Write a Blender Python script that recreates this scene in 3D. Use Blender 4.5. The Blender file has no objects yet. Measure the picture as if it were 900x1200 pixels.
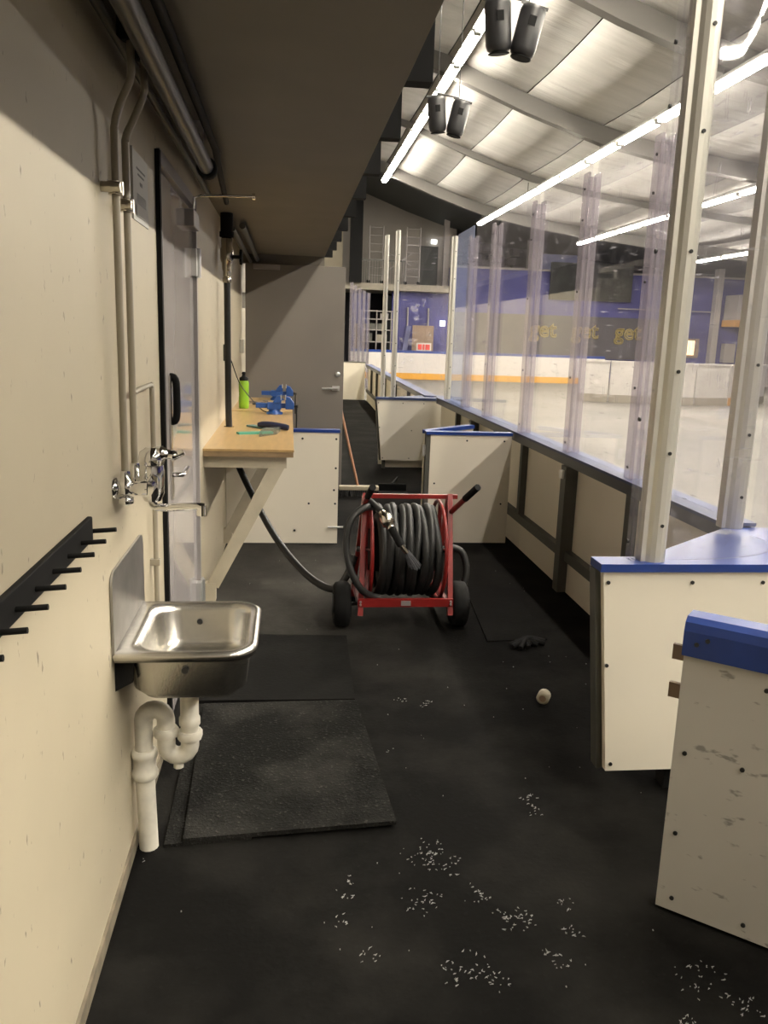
import bpy, bmesh, math, random
from mathutils import Vector, Matrix
random.seed(7)
scene = bpy.context.scene
col = scene.collection

# ------------------------------------------------------------------ camera
cam_d = bpy.data.cameras.new('camera')
cam_d.sensor_fit = 'VERTICAL'; cam_d.sensor_height = 36.0
cam_d.lens = 970.0 / 1200.0 * 36.0
cam_d.clip_start = 0.05; cam_d.clip_end = 200
cam = bpy.data.objects.new('camera', cam_d); col.objects.link(cam)
rx, up, fw = Vector((0.99327, -0.11115, 0.03272)), Vector((-0.00867, 0.21028, 0.9776)), Vector((0.11554, 0.9713, -0.2079))
cam.matrix_world = Matrix(((rx.x, up.x, -fw.x, 0.0), (rx.y, up.y, -fw.y, 0.0), (rx.z, up.z, -fw.z, 1.5), (0, 0, 0, 1)))
scene.camera = cam

# ------------------------------------------------------------------ world and exposure
world = bpy.data.worlds.new('world'); scene.world = world; world.use_nodes = True
world.node_tree.nodes['Background'].inputs[0].default_value = (0.9, 0.87, 0.8, 1)
world.node_tree.nodes['Background'].inputs[1].default_value = 0.02
vs = scene.view_settings
vs.view_transform = 'Standard'; vs.look = 'None'; vs.gamma = 1.0; vs.use_curve_mapping = False
vs.exposure = 0.0
TUBE_POWER = 175.0                    # emission strength of the hall's fluorescent tubes
TUBE_COLOR = (1.0, 0.925, 0.79)
scene.cycles.transparent_max_bounces = 48
scene.cycles.max_bounces = 8
scene.cycles.use_denoising = True

# ------------------------------------------------------------------ materials
ALB = 0.68                           # overall reflectance of the paints and plastics
def new_mat(name):
    m = bpy.data.materials.new(name); m.use_nodes = True
    nt = m.node_tree; return m, nt, nt.nodes['Principled BSDF']

def mat(name, c, rough=0.5, metal=0.0, vary=0.0, scale=8.0, bump=0.0, bscale=60.0, spec=0.5, stretch=None, coat=0.0, bdist=0.01):
    """plain surface with a noise variation of its own colour and a fine bump"""
    if not metal: c = tuple(x * ALB for x in c)
    m, nt, b = new_mat(name)
    b.inputs['Base Color'].default_value = (*c, 1); b.inputs['Roughness'].default_value = rough
    b.inputs['Metallic'].default_value = metal; b.inputs['Specular IOR Level'].default_value = spec
    b.inputs['Coat Weight'].default_value = coat; b.inputs['Coat Roughness'].default_value = 0.07
    tc = nt.nodes.new('ShaderNodeTexCoord'); src = tc.outputs['Object']
    if stretch:
        mp = nt.nodes.new('ShaderNodeMapping'); mp.inputs['Scale'].default_value = stretch
        nt.links.new(src, mp.inputs[0]); src = mp.outputs[0]
    if vary:
        n = nt.nodes.new('ShaderNodeTexNoise'); n.inputs['Scale'].default_value = scale; n.inputs['Detail'].default_value = 6
        nt.links.new(src, n.inputs['Vector'])
        r = nt.nodes.new('ShaderNodeValToRGB')
        lo = [max(0, x * (1 - vary)) for x in c]; hi = [min(1, x * (1 + vary)) for x in c]
        r.color_ramp.elements[0].position = 0.3; r.color_ramp.elements[0].color = (*lo, 1)
        r.color_ramp.elements[1].position = 0.7; r.color_ramp.elements[1].color = (*hi, 1)
        nt.links.new(n.outputs['Fac'], r.inputs[0]); nt.links.new(r.outputs[0], b.inputs['Base Color'])
    if bump:
        n2 = nt.nodes.new('ShaderNodeTexNoise'); n2.inputs['Scale'].default_value = bscale; n2.inputs['Detail'].default_value = 4
        nt.links.new(src, n2.inputs['Vector'])
        bp = nt.nodes.new('ShaderNodeBump'); bp.inputs['Strength'].default_value = bump; bp.inputs['Distance'].default_value = bdist
        nt.links.new(n2.outputs['Fac'], bp.inputs['Height']); nt.links.new(bp.outputs[0], b.inputs['Normal'])
    return m

def scuffed(name, c, mark, amount, rough=0.5, sc=(9, 9, 5), thr=0.68, vary=0.05):
    """painted or plastic board with worn scuffs and black puck marks"""
    c = tuple(x * ALB for x in c); mark = tuple(x * ALB for x in mark)
    m, nt, b = new_mat(name)
    b.inputs['Roughness'].default_value = rough
    tc = nt.nodes.new('ShaderNodeTexCoord'); geo = nt.nodes.new('ShaderNodeNewGeometry')
    mp = nt.nodes.new('ShaderNodeMapping'); mp.inputs['Scale'].default_value = sc
    nt.links.new(geo.outputs['Position'], mp.inputs[0])
    n = nt.nodes.new('ShaderNodeTexNoise'); n.inputs['Scale'].default_value = 2.6; n.inputs['Detail'].default_value = 3; n.inputs['Roughness'].default_value = 0.6
    nt.links.new(mp.outputs[0], n.inputs['Vector'])
    r = nt.nodes.new('ShaderNodeMapRange'); r.inputs['From Min'].default_value = thr; r.inputs['From Max'].default_value = thr + 0.06
    r.inputs['To Max'].default_value = amount
    nt.links.new(n.outputs['Fac'], r.inputs['Value'])
    n1 = nt.nodes.new('ShaderNodeTexNoise'); n1.inputs['Scale'].default_value = 2.0; n1.inputs['Detail'].default_value = 5
    nt.links.new(geo.outputs['Position'], n1.inputs['Vector'])
    rr = nt.nodes.new('ShaderNodeValToRGB')
    rr.color_ramp.elements[0].position = 0.3; rr.color_ramp.elements[0].color = (*[x * (1 - vary) for x in c], 1)
    rr.color_ramp.elements[1].position = 0.7; rr.color_ramp.elements[1].color = (*[min(1, x * (1 + vary)) for x in c], 1)
    nt.links.new(n1.outputs['Fac'], rr.inputs[0])
    mx = nt.nodes.new('ShaderNodeMix'); mx.data_type = 'RGBA'
    nt.links.new(r.outputs[0], mx.inputs['Factor']); nt.links.new(rr.outputs[0], mx.inputs['A']); mx.inputs['B'].default_value = (*mark, 1)
    nt.links.new(mx.outputs['Result'], b.inputs['Base Color'])
    return m

def rubber(name, c, dust, amt, scale, bump, bscale, speck=0.0, swept=None):
    m, nt, b = new_mat(name)
    b.inputs['Roughness'].default_value = 0.82; b.inputs['Specular IOR Level'].default_value = 0.04
    geo = nt.nodes.new('ShaderNodeNewGeometry')
    n = nt.nodes.new('ShaderNodeTexNoise'); n.inputs['Scale'].default_value = scale; n.inputs['Detail'].default_value = 7; n.inputs['Roughness'].default_value = 0.65
    nt.links.new(geo.outputs['Position'], n.inputs['Vector'])
    r = nt.nodes.new('ShaderNodeMapRange'); r.inputs['From Min'].default_value = 0.45; r.inputs['From Max'].default_value = 0.8; r.inputs['To Max'].default_value = amt
    nt.links.new(n.outputs['Fac'], r.inputs['Value'])
    n2 = nt.nodes.new('ShaderNodeTexNoise'); n2.inputs['Scale'].default_value = bscale; n2.inputs['Detail'].default_value = 3
    nt.links.new(geo.outputs['Position'], n2.inputs['Vector'])
    r2 = nt.nodes.new('ShaderNodeMapRange'); r2.inputs['From Min'].default_value = 0.6; r2.inputs['From Max'].default_value = 0.75; r2.inputs['To Max'].default_value = speck
    nt.links.new(n2.outputs['Fac'], r2.inputs['Value'])
    ad = nt.nodes.new('ShaderNodeMath'); ad.operation = 'ADD'; ad.use_clamp = True
    nt.links.new(r.outputs[0], ad.inputs[0]); nt.links.new(r2.outputs[0], ad.inputs[1])
    if swept:                                              # a patch where wood and metal dust has gathered under the benches
        dn = nt.nodes.new('ShaderNodeVectorMath'); dn.operation = 'DISTANCE'; dn.inputs[1].default_value = (*swept[:2], 0)
        nt.links.new(geo.outputs['Position'], dn.inputs[0])
        r3 = nt.nodes.new('ShaderNodeMapRange'); r3.interpolation_type = 'SMOOTHSTEP'; r3.inputs['From Min'].default_value = swept[2]; r3.inputs['From Max'].default_value = swept[2] * 0.35
        nt.links.new(dn.outputs['Value'], r3.inputs['Value'])
        m3 = nt.nodes.new('ShaderNodeMath'); m3.operation = 'MULTIPLY'; nt.links.new(r3.outputs[0], m3.inputs[0]); nt.links.new(n.outputs['Fac'], m3.inputs[1])
        m4 = nt.nodes.new('ShaderNodeMath'); m4.operation = 'MULTIPLY_ADD'; m4.inputs[1].default_value = 0.75; nt.links.new(m3.outputs[0], m4.inputs[0]); nt.links.new(ad.outputs[0], m4.inputs[2])
        ad = m4
    mx = nt.nodes.new('ShaderNodeMix'); mx.data_type = 'RGBA'
    mx.inputs['A'].default_value = (*c, 1); mx.inputs['B'].default_value = (*dust, 1)
    nt.links.new(ad.outputs[0], mx.inputs['Factor']); nt.links.new(mx.outputs['Result'], b.inputs['Base Color'])
    bp = nt.nodes.new('ShaderNodeBump'); bp.inputs['Strength'].default_value = bump; bp.inputs['Distance'].default_value = 0.006
    nt.links.new(n2.outputs['Fac'], bp.inputs['Height']); nt.links.new(bp.outputs[0], b.inputs['Normal'])
    return m

def clear(name, tint, gloss_col=(1, 1, 1), haze=0.05, haze_col=(0.8, 0.8, 0.85), ior=1.45, scratch=0.0, rough=0.03):
    """clear acrylic sheet: see-through, mirror reflection by Fresnel, a little haze and scratches in its surface"""
    m = bpy.data.materials.new(name); m.use_nodes = True; nt = m.node_tree; nt.nodes.clear()
    out = nt.nodes.new('ShaderNodeOutputMaterial')
    tr = nt.nodes.new('ShaderNodeBsdfTransparent'); tr.inputs[0].default_value = (*tint, 1)
    df = nt.nodes.new('ShaderNodeBsdfTranslucent'); df.inputs[0].default_value = (*haze_col, 1)
    dd = nt.nodes.new('ShaderNodeBsdfDiffuse'); dd.inputs[0].default_value = (*haze_col, 1)
    dm = nt.nodes.new('ShaderNodeMixShader'); dm.inputs[0].default_value = 0.5
    nt.links.new(df.outputs[0], dm.inputs[1]); nt.links.new(dd.outputs[0], dm.inputs[2])
    gl = nt.nodes.new('ShaderNodeBsdfGlossy'); gl.inputs[0].default_value = (*gloss_col, 1); gl.inputs['Roughness'].default_value = rough
    lw = nt.nodes.new('ShaderNodeLayerWeight'); lw.inputs[0].default_value = 0.5       # Schlick's Fresnel, the same from both faces of the sheet
    pw = nt.nodes.new('ShaderNodeMath'); pw.operation = 'POWER'; pw.inputs[1].default_value = 5.0; nt.links.new(lw.outputs['Facing'], pw.inputs[0])
    fr = nt.nodes.new('ShaderNodeMath'); fr.operation = 'MULTIPLY_ADD'; fr.inputs[1].default_value = 0.55; fr.inputs[2].default_value = ((ior - 1) / (ior + 1)) ** 2
    nt.links.new(pw.outputs[0], fr.inputs[0])
    m1 = nt.nodes.new('ShaderNodeMixShader'); m2 = nt.nodes.new('ShaderNodeMixShader')
    if scratch:
        geo = nt.nodes.new('ShaderNodeNewGeometry')
        hz = None
        for k, (rot, sc) in enumerate((((0.5, 0.2, 0), (2, 3, 26)), ((-0.7, 0.1, 0), (2, 22, 3)))):
            mp = nt.nodes.new('ShaderNodeMapping'); mp.inputs['Scale'].default_value = sc; mp.inputs['Rotation'].default_value = rot
            nt.links.new(geo.outputs['Position'], mp.inputs[0])
            n = nt.nodes.new('ShaderNodeTexNoise'); n.inputs['Scale'].default_value = 3; n.inputs['Detail'].default_value = 5
            nt.links.new(mp.outputs[0], n.inputs['Vector'])
            r = nt.nodes.new('ShaderNodeMapRange'); r.inputs['From Min'].default_value = 0.64; r.inputs['From Max'].default_value = 0.72; r.inputs['To Max'].default_value = scratch
            nt.links.new(n.outputs['Fac'], r.inputs['Value'])
            if hz is None: hz = r.outputs[0]
            else:
                ad = nt.nodes.new('ShaderNodeMath'); ad.operation = 'MAXIMUM'
                nt.links.new(hz, ad.inputs[0]); nt.links.new(r.outputs[0], ad.inputs[1]); hz = ad.outputs[0]
        ad = nt.nodes.new('ShaderNodeMath'); ad.operation = 'ADD'; ad.inputs[1].default_value = haze
        nt.links.new(hz, ad.inputs[0]); nt.links.new(ad.outputs[0], m1.inputs[0])
    else:
        m1.inputs[0].default_value = haze
    nt.links.new(tr.outputs[0], m1.inputs[1]); nt.links.new(dm.outputs[0], m1.inputs[2])
    nt.links.new(fr.outputs[0], m2.inputs[0]); nt.links.new(m1.outputs[0], m2.inputs[1]); nt.links.new(gl.outputs[0], m2.inputs[2])
    nt.links.new(m2.outputs[0], out.inputs[0])
    return m

def emit(name, c, s):
    m, nt, b = new_mat(name)
    b.inputs['Base Color'].default_value = (*c, 1)
    b.inputs['Emission Color'].default_value = (*c, 1); b.inputs['Emission Strength'].default_value = s
    return m

M = {}
M['wall'] = scuffed('cream_wall_paint', (0.70, 0.62, 0.455), (0.16, 0.13, 0.10), 0.8, 0.55, (15, 15, 7.0), 0.672, 0.05)
M['soffit'] = mat('grey_soffit_paint', (0.24, 0.215, 0.18), 0.7, vary=0.06, scale=3)
M['black'] = mat('black_paint', (0.012, 0.012, 0.012), 0.7, spec=0.15)
M['floor'] = rubber('black_rubber_floor', (0.0048, 0.0046, 0.0044), (0.085, 0.08, 0.072), 0.22, 1.6, 0.25, 55, 0.05, (0.0, 4.9, 1.35))
M['mat'] = rubber('coarse_rubber_mat', (0.0075, 0.0075, 0.007), (0.12, 0.115, 0.107), 0.24, 3.0, 1.0, 105, 0.34)
M['mat2'] = rubber('smooth_rubber_mat', (0.0068, 0.0067, 0.0064), (0.06, 0.058, 0.054), 0.14, 2.5, 0.3, 60, 0.06)
M['ice'] = mat('rink_floor_concrete', (0.20, 0.186, 0.162), 0.6, spec=0.25, vary=0.28, scale=0.55, bump=0.05, bscale=3, stretch=(1, 0.7, 1))
M['liner'] = mat('white_roof_liner', (0.63, 0.615, 0.58), 0.6, vary=0.10, scale=0.9, bump=1.0, bscale=1.3, stretch=(0.35, 3.2, 1), bdist=0.06)
M['beam'] = mat('grey_beam_paint', (0.20, 0.19, 0.175), 0.55)
M['darkroof'] = mat('dark_roof_sheet', (0.10, 0.105, 0.10), 0.7)
M['board'] = scuffed('white_board_plastic', (1.16, 1.08, 0.91), (0.18, 0.15, 0.13), 0.55, 0.4, (7, 7, 11), 0.76, 0.03)
M['board_worn'] = scuffed('worn_white_board_plastic', (0.80, 0.765, 0.715), (0.16, 0.14, 0.13), 0.6, 0.45, (5, 5, 11), 0.625, 0.06)
M['blue'] = mat('blue_cap_plastic', (0.012, 0.052, 0.30), 0.4, vary=0.08, scale=9)
M['bluegrey'] = mat('worn_blue_cap', (0.075, 0.10, 0.22), 0.55, spec=0.3, vary=0.2, scale=7)
M['steel'] = mat('grey_green_steel', (0.115, 0.115, 0.10), 0.5, vary=0.12, scale=6)
M['capsteel'] = mat('dark_cap_edge', (0.06, 0.065, 0.08), 0.4)
M['alu'] = mat('satin_aluminium_post', (0.66, 0.64, 0.58), 0.38, metal=0.55)
M['chrome'] = mat('chrome', (0.86, 0.86, 0.87), 0.07, metal=1.0)
M['stainless'] = mat('brushed_stainless', (0.55, 0.53, 0.49), 0.27, metal=1.0, vary=0.1, scale=5, bump=0.04, bscale=200, stretch=(1, 12, 1))
M['plate'] = mat('dull_stainless', (0.40, 0.39, 0.37), 0.45, metal=1.0, vary=0.15, scale=9)
M['pvc'] = mat('white_drain_plastic', (1.05, 1.0, 0.87), 0.35, vary=0.1, scale=25)
M['pipe'] = mat('painted_pipe', (0.46, 0.41, 0.32), 0.4)
M['doorgrey'] = mat('lilac_grey_door_paint', (0.88, 0.82, 0.82), 0.16, vary=0.05, scale=3, coat=0.7)
M['door2'] = mat('warm_grey_door_paint', (0.25, 0.225, 0.20), 0.5, vary=0.03, scale=3)
M['frame'] = mat('door_frame_grey', (0.42, 0.395, 0.385), 0.35)
M['hinge'] = mat('zinc_hinge', (0.75, 0.75, 0.74), 0.3, metal=0.8)
M['paper'] = mat('paper', (0.70, 0.69, 0.64), 0.6)
M['ink'] = mat('grey_ink', (0.13, 0.13, 0.12), 0.6)
M['ply'] = mat('varnished_plywood_top', (0.58, 0.385, 0.165), 0.33, vary=0.12, scale=4, stretch=(8, 1, 1))
M['plyedge'] = mat('plywood_edge', (0.34, 0.23, 0.12), 0.6, vary=0.2, scale=30, stretch=(1, 1, 8))
M['timber'] = mat('cream_painted_timber', (0.74, 0.67, 0.51), 0.55, vary=0.10, scale=10)
M['hose'] = mat('black_rubber_hose', (0.015, 0.015, 0.015), 0.42)
M['hosegrey'] = mat('dusty_rubber_hose', (0.018, 0.0185, 0.018), 0.5, vary=0.25, scale=12)
M['red'] = mat('red_enamel', (0.29, 0.018, 0.016), 0.33, vary=0.15, scale=12)
M['tyre'] = mat('black_tyre', (0.008, 0.008, 0.008), 0.8, spec=0.2)
M['brass'] = mat('nickel_brass', (0.56, 0.52, 0.45), 0.22, metal=1.0)
M['green'] = mat('lime_green_plastic', (0.34, 0.66, 0.035), 0.35)
M['viceblue'] = mat('blue_vice_enamel', (0.022, 0.105, 0.42), 0.4, vary=0.1, scale=30)
M['darksteel'] = mat('dark_tool_steel', (0.05, 0.05, 0.05), 0.35, metal=0.7)
M['teal'] = mat('teal_plastic', (0.12, 0.50, 0.36), 0.4)
M['navy'] = mat('navy_tool_grip', (0.015, 0.022, 0.07), 0.45)
M['wood'] = mat('broom_handle_wood', (0.42, 0.20, 0.10), 0.5, vary=0.15, scale=20)
M['straw'] = mat('pale_broom_wood', (0.50, 0.44, 0.32), 0.6)
M['bristle'] = mat('black_bristle', (0.015, 0.015, 0.015), 0.8)
M['cork'] = mat('pale_tape_core', (0.66, 0.60, 0.46), 0.6)
M['speaker'] = mat('dark_speaker_shell', (0.045, 0.045, 0.048), 0.4)
M['iceflake'] = mat('ice_shavings', (0.5, 0.5, 0.485), 0.5)
M['farwhite'] = mat('far_board_white', (0.80, 0.76, 0.72), 0.45)
M['yellow'] = mat('yellow_kick_strip', (0.86, 0.42, 0.03), 0.45)
M['farblue'] = mat('blue_hall_wall', (0.06, 0.062, 0.30), 0.6, vary=0.12, scale=0.8)
M['fargrey'] = mat('grey_hall_wall', (0.46, 0.42, 0.38), 0.7, vary=0.05, scale=1)
M['banner'] = mat('dark_banner', (0.085, 0.078, 0.092), 0.6, vary=0.12, scale=1)
M['gold'] = mat('gold_lettering', (0.42, 0.32, 0.09), 0.5)
M['fardark'] = mat('stand_shade_dark', (0.02, 0.019, 0.03), 0.8, vary=0.3, scale=1)  # near-black imitates the unlit depth of stand and recess
M['hedge'] = mat('dark_mesh_curtain', (0.03, 0.033, 0.028), 0.9, vary=0.5, scale=3, bump=0.8, bscale=8)
M['slab'] = mat('beige_concrete_edge', (0.40, 0.36, 0.29), 0.7)
M['doordark'] = mat('dark_green_door', (0.045, 0.055, 0.045), 0.5)
M['brown'] = mat('brown_board', (0.36, 0.25, 0.17), 0.6)
M['signred'] = mat('red_print', (0.70, 0.05, 0.04), 0.5)
M['palegrey'] = mat('pale_grey_cladding', (0.48, 0.44, 0.42), 0.6)
M['paleblue'] = mat('pale_blue_panel', (0.30, 0.32, 0.60), 0.5)
M['orange'] = mat('orange_stripe', (0.75, 0.38, 0.10), 0.5)
M['trunk'] = mat('lamp_housing', (0.55, 0.54, 0.50), 0.4)
M['pane'] = clear('clear_rink_pane', (0.965, 0.96, 0.975), haze=0.012, haze_col=(0.85, 0.83, 0.92), scratch=0.28, ior=1.4)
M['bend'] = clear('bent_clear_pane', (0.965, 0.965, 0.975), haze=0.03, haze_col=(0.85, 0.83, 0.92), scratch=0.16, ior=1.45)
M['bluepane'] = clear('bluish_pane', (0.80, 0.84, 0.93), haze=0.16, haze_col=(0.55, 0.60, 0.80), ior=1.4)
M['acrylic'] = clear('acrylic_channel', (0.85, 0.835, 0.865), haze=0.20, haze_col=(0.66, 0.62, 0.66), ior=1.45, rough=0.12)
M['tube'] = emit('fluorescent_tube', TUBE_COLOR, TUBE_POWER)
M['exit'] = emit('lit_sign', (0.95, 1.0, 0.92), 3.0)
M['lampwarm'] = emit('warm_lit_window', (1.0, 0.72, 0.38), 2.0)

# ------------------------------------------------------------------ mesh builder
class MB:
    def __init__(s): s.bm = bmesh.new()
    def hexa(s, P):
        v = [s.bm.verts.new(p) for p in P]
        for f in ((0, 3, 2, 1), (4, 5, 6, 7), (0, 1, 5, 4), (1, 2, 6, 5), (2, 3, 7, 6), (3, 0, 4, 7)):
            s.bm.faces.new([v[i] for i in f])
        return s
    def box(s, x0, x1, y0, y1, z0, z1):
        return s.hexa([(x0, y0, z0), (x1, y0, z0), (x1, y1, z0), (x0, y1, z0), (x0, y0, z1), (x1, y0, z1), (x1, y1, z1), (x0, y1, z1)])
    def bar(s, a, b, w, h, upv=(0, 0, 1)):
        """rectangular bar from a to b, w across, h along upv"""
        a, b = Vector(a), Vector(b); d = (b - a).normalized(); u = Vector(upv)
        side = d.cross(u)
        if side.length < 1e-4: side = d.cross(Vector((1, 0, 0)))
        side.normalize(); u = side.cross(d).normalized()
        q = [(-w / 2, -h / 2), (w / 2, -h / 2), (w / 2, h / 2), (-w / 2, h / 2)]
        return s.hexa([a + side * i + u * j for i, j in q] + [b + side * i + u * j for i, j in q])
    def prism(s, poly, vec):
        vec = Vector(vec); lo = [s.bm.verts.new(p) for p in poly]; hi = [s.bm.verts.new(Vector(p) + vec) for p in poly]
        n = len(poly); s.bm.faces.new(lo[::-1]); s.bm.faces.new(hi)
        for i in range(n): s.bm.faces.new((lo[i], lo[(i + 1) % n], hi[(i + 1) % n], hi[i]))
        return s
    def tube(s, pts, r, n=10, closed=False, caps=True):
        pts = [Vector(p) for p in pts]; N = len(pts); rings = []
        rr = r if isinstance(r, (list, tuple)) else [r] * N
        prev = None
        for i, p in enumerate(pts):
            if closed: t = pts[(i + 1) % N] - pts[i - 1]
            else: t = pts[min(i + 1, N - 1)] - pts[max(i - 1, 0)]
            t.normalize()
            if prev is None:
                a = Vector((0, 0, 1)) if abs(t.z) < 0.9 else Vector((1, 0, 0))
            else: a = prev
            a = (a - t * a.dot(t)); a.normalize(); prev = a; b = t.cross(a)
            rings.append([s.bm.verts.new(p + (a * math.cos(2 * math.pi * k / n) + b * math.sin(2 * math.pi * k / n)) * rr[i]) for k in range(n)])
        for i in range(N if closed else N - 1):
            A, B = rings[i], rings[(i + 1) % N]
            for k in range(n):
                f = s.bm.faces.new((A[k], A[(k + 1) % n], B[(k + 1) % n], B[k])); f.smooth = True
        if caps and not closed:
            s.bm.faces.new(rings[0][::-1]); s.bm.faces.new(rings[-1])
        return s
    def cyl(s, a, b, r, n=16, r2=None): return s.tube([a, b], [r, r if r2 is None else r2], n)
    def lathe(s, prof, o, axis=(0, 0, 1), n=20):
        """prof = [(r, h)...] along axis from o"""
        ax = Vector(axis).normalized(); a = ax.cross(Vector((0.3, 0.9, 0.2))).normalized(); b = ax.cross(a); o = Vector(o)
        rings = []
        for r, h in prof:
            rings.append([s.bm.verts.new(o + ax * h + (a * math.cos(2 * math.pi * k / n) + b * math.sin(2 * math.pi * k / n)) * max(r, 1e-4)) for k in range(n)])
        for A, B in zip(rings, rings[1:]):
            for k in range(n):
                f = s.bm.faces.new((A[k], A[(k + 1) % n], B[(k + 1) % n], B[k])); f.smooth = True
        s.bm.faces.new(rings[0][::-1]); s.bm.faces.new(rings[-1]); return s
    def build(s, name, m, parent=None, bevel=0.0, kind=None, origin=None):
        bmesh.ops.recalc_face_normals(s.bm, faces=s.bm.faces)
        for ed in s.bm.edges:                               # keep flat caps from bending the shading of smooth sides
            if len(ed.link_faces) == 2 and ed.link_faces[0].smooth != ed.link_faces[1].smooth: ed.smooth = False
        xs = [v.co for v in s.bm.verts]
        lo = Vector((min(v.x for v in xs), min(v.y for v in xs), min(v.z for v in xs)))
        hi = Vector((max(v.x for v in xs), max(v.y for v in xs), max(v.z for v in xs)))
        o = Vector(origin) if origin else Vector(((lo.x + hi.x) / 2, (lo.y + hi.y) / 2, lo.z))
        bmesh.ops.translate(s.bm, verts=s.bm.verts, vec=-o)
        me = bpy.data.meshes.new(name); s.bm.to_mesh(me); s.bm.free()
        me.materials.append(M[m] if isinstance(m, str) else m)
        ob = bpy.data.objects.new(name, me); col.objects.link(ob)
        if bevel:
            bv = ob.modifiers.new('bevel', 'BEVEL'); bv.width = bevel; bv.segments = 2; bv.limit_method = 'ANGLE'
        if parent is not None:
            ob.parent = parent; ob.location = o - wloc(parent)
        else: ob.location = o
        if kind: ob['kind'] = kind
        return ob

def wloc(o):
    p = Vector(o.location)
    while o.parent: o = o.parent; p += Vector(o.location)
    return p
def tag(o, label, cat, group=None):
    o['label'] = label; o['category'] = cat
    if group: o['group'] = group
    return o
def thing(name, loc, label, cat, group=None):
    o = bpy.data.objects.new(name, None); col.objects.link(o); o.location = loc; o.empty_display_size = 0.1
    return tag(o, label, cat, group)
def struct(o): o['kind'] = 'structure'; return o
def copy_tree(o, loc=None, label=None, group=None, parent=None):
    c = o.copy(); col.objects.link(c); c.parent = parent
    for ch in list(o.children): copy_tree(ch, parent=c)
    if loc is not None: c.location = loc
    if label: c['label'] = label
    if group: c['group'] = group
    return c
def smooth_path(pts, sub=6):
    """Catmull-Rom through pts"""
    P = [Vector(p) for p in pts]; P = [P[0] * 2 - P[1]] + P + [P[-1] * 2 - P[-2]]; out = []
    for i in range(1, len(P) - 2):
        a, b, c, d = P[i - 1:i + 3]
        for k in range(sub):
            t = k / sub
            out.append(0.5 * ((2 * b) + (c - a) * t + (2 * a - 5 * b + 4 * c - d) * t * t + (3 * b - a - 3 * c + d) * t ** 3))
    out.append(P[-2]); return out
def arc(c, r, a0, a1, n, ax='xz'):
    out = []
    for k in range(n + 1):
        a = math.radians(a0 + (a1 - a0) * k / n); u, v = r * math.cos(a), r * math.sin(a)
        out.append(Vector((c[0] + u, c[1], c[2] + v)) if ax == 'xz' else Vector((c[0], c[1] + u, c[2] + v)) if ax == 'yz' else Vector((c[0] + u, c[1] + v, c[2])))
    return out
ORD = ['first', 'second', 'third', 'fourth', 'fifth', 'sixth', 'seventh', 'eighth', 'ninth', 'tenth', 'eleventh', 'twelfth', 'thirteenth', 'fourteenth', 'fifteenth',
       'sixteenth', 'seventeenth', 'eighteenth', 'nineteenth', 'twentieth', 'twenty-first', 'twenty-second', 'twenty-third', 'twenty-fourth', 'twenty-fifth']

XW = -0.44          # face of the corridor's left wall
# ------------------------------------------------------------------ the setting: floors, walls, roof
struct(MB().box(XW - 0.12, 1.80, -9, 24, -0.1, 0).build('floor', 'floor'))
struct(MB().box(1.80, 24, -9, 37, -0.12, -0.01).box(-6, 1.80, 24, 37, -0.12, -0.01).build('floor_rink', 'ice'))
wl = MB()
D0, D1, DH = 2.97, 4.06, 2.06         # doorway in the left wall
wl.box(XW - 0.12, XW, -9, D0, 0, 2.2); wl.box(XW - 0.12, XW, D1, 24, 0, 2.2); wl.box(XW - 0.12, XW, D0, D1, DH, 2.2)
struct(wl.build('wall_left', 'wall'))
struct(MB().box(XW, XW + 0.008, -9, D0 - 0.05, 0, 0.045).build('baseboard_left', mat('grimy_skirting', (.26, .22, .16), .7, vary=.4, scale=14)))
# corridor ceiling under the stand, with the joist ends that stick out above its edge
SZ, SX, SY = 2.2, 0.32, 8.5
cl = struct(MB().box(XW - 0.12, SX, -9, SY, SZ, SZ + 0.05).build('ceiling', 'soffit'))
for k in range(-14, 9):
    y = 2.67 + 0.74 * k
    MB().box(XW, 0.422, y, y + 0.07, SZ + 0.05, SZ + 0.34).build('joist_end', 'black', cl)
struct(MB().box(-6.2, XW - 0.12, -9, 31, SZ + 0.4, SZ + 0.5).build('trim_1', 'black'))

ROOF = [(-6, 9.0), (-2, 8.05), (0.5, 7.4), (3.0, 6.75), (4.6, 6.16), (6.2, 5.66), (7.9, 5.34), (9.64, 5.12), (11.7, 4.92), (13.9, 4.72), (18, 4.45), (23, 4.2)]
def roofz(x):
    for (a, za), (b, zb) in zip(ROOF, ROOF[1:]):
        if a <= x <= b: return za + (zb - za) * (x - a) / (b - a)
    return ROOF[-1][1]
rf = MB()
for (a, za), (b, zb) in zip(ROOF, ROOF[1:]):
    rf.hexa([(a, -9, za + .25), (b, -9, zb + .25), (b, 37, zb + .25), (a, 37, za + .25), (a, -9, za + .35), (b, -9, zb + .35), (b, 37, zb + .35), (a, 37, za + .35)])
hall = struct(rf.build('ceiling_hall', 'darkroof'))
BEAMS = [-8.0, -2.8, 2.2, 7.2, 12.3, 17.2, 22.4, 27.6]
for y in BEAMS:                                            # roof beams
    b = MB(); h = 0.12 if y == 22.4 else 0.30; w = 0.1 if y == 22.4 else 0.2
    for (x0, z0), (x1, z1) in zip(ROOF, ROOF[1:]):
        b.hexa([(x0, y, z0 - h + .05), (x1, y, z1 - h + .05), (x1, y + w, z1 - h + .05), (x0, y + w, z0 - h + .05),
                (x0, y, z0 + .24), (x1, y, z1 + .24), (x1, y + w, z1 + .24), (x0, y + w, z0 + .24)])
    b.build('roof_beam', 'beam', hall)
SEAMS = [-2, 0.5, 3.0, 4.6, 6.2, 7.9, 9.64, 11.7, 13.9, 18, 23]
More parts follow.
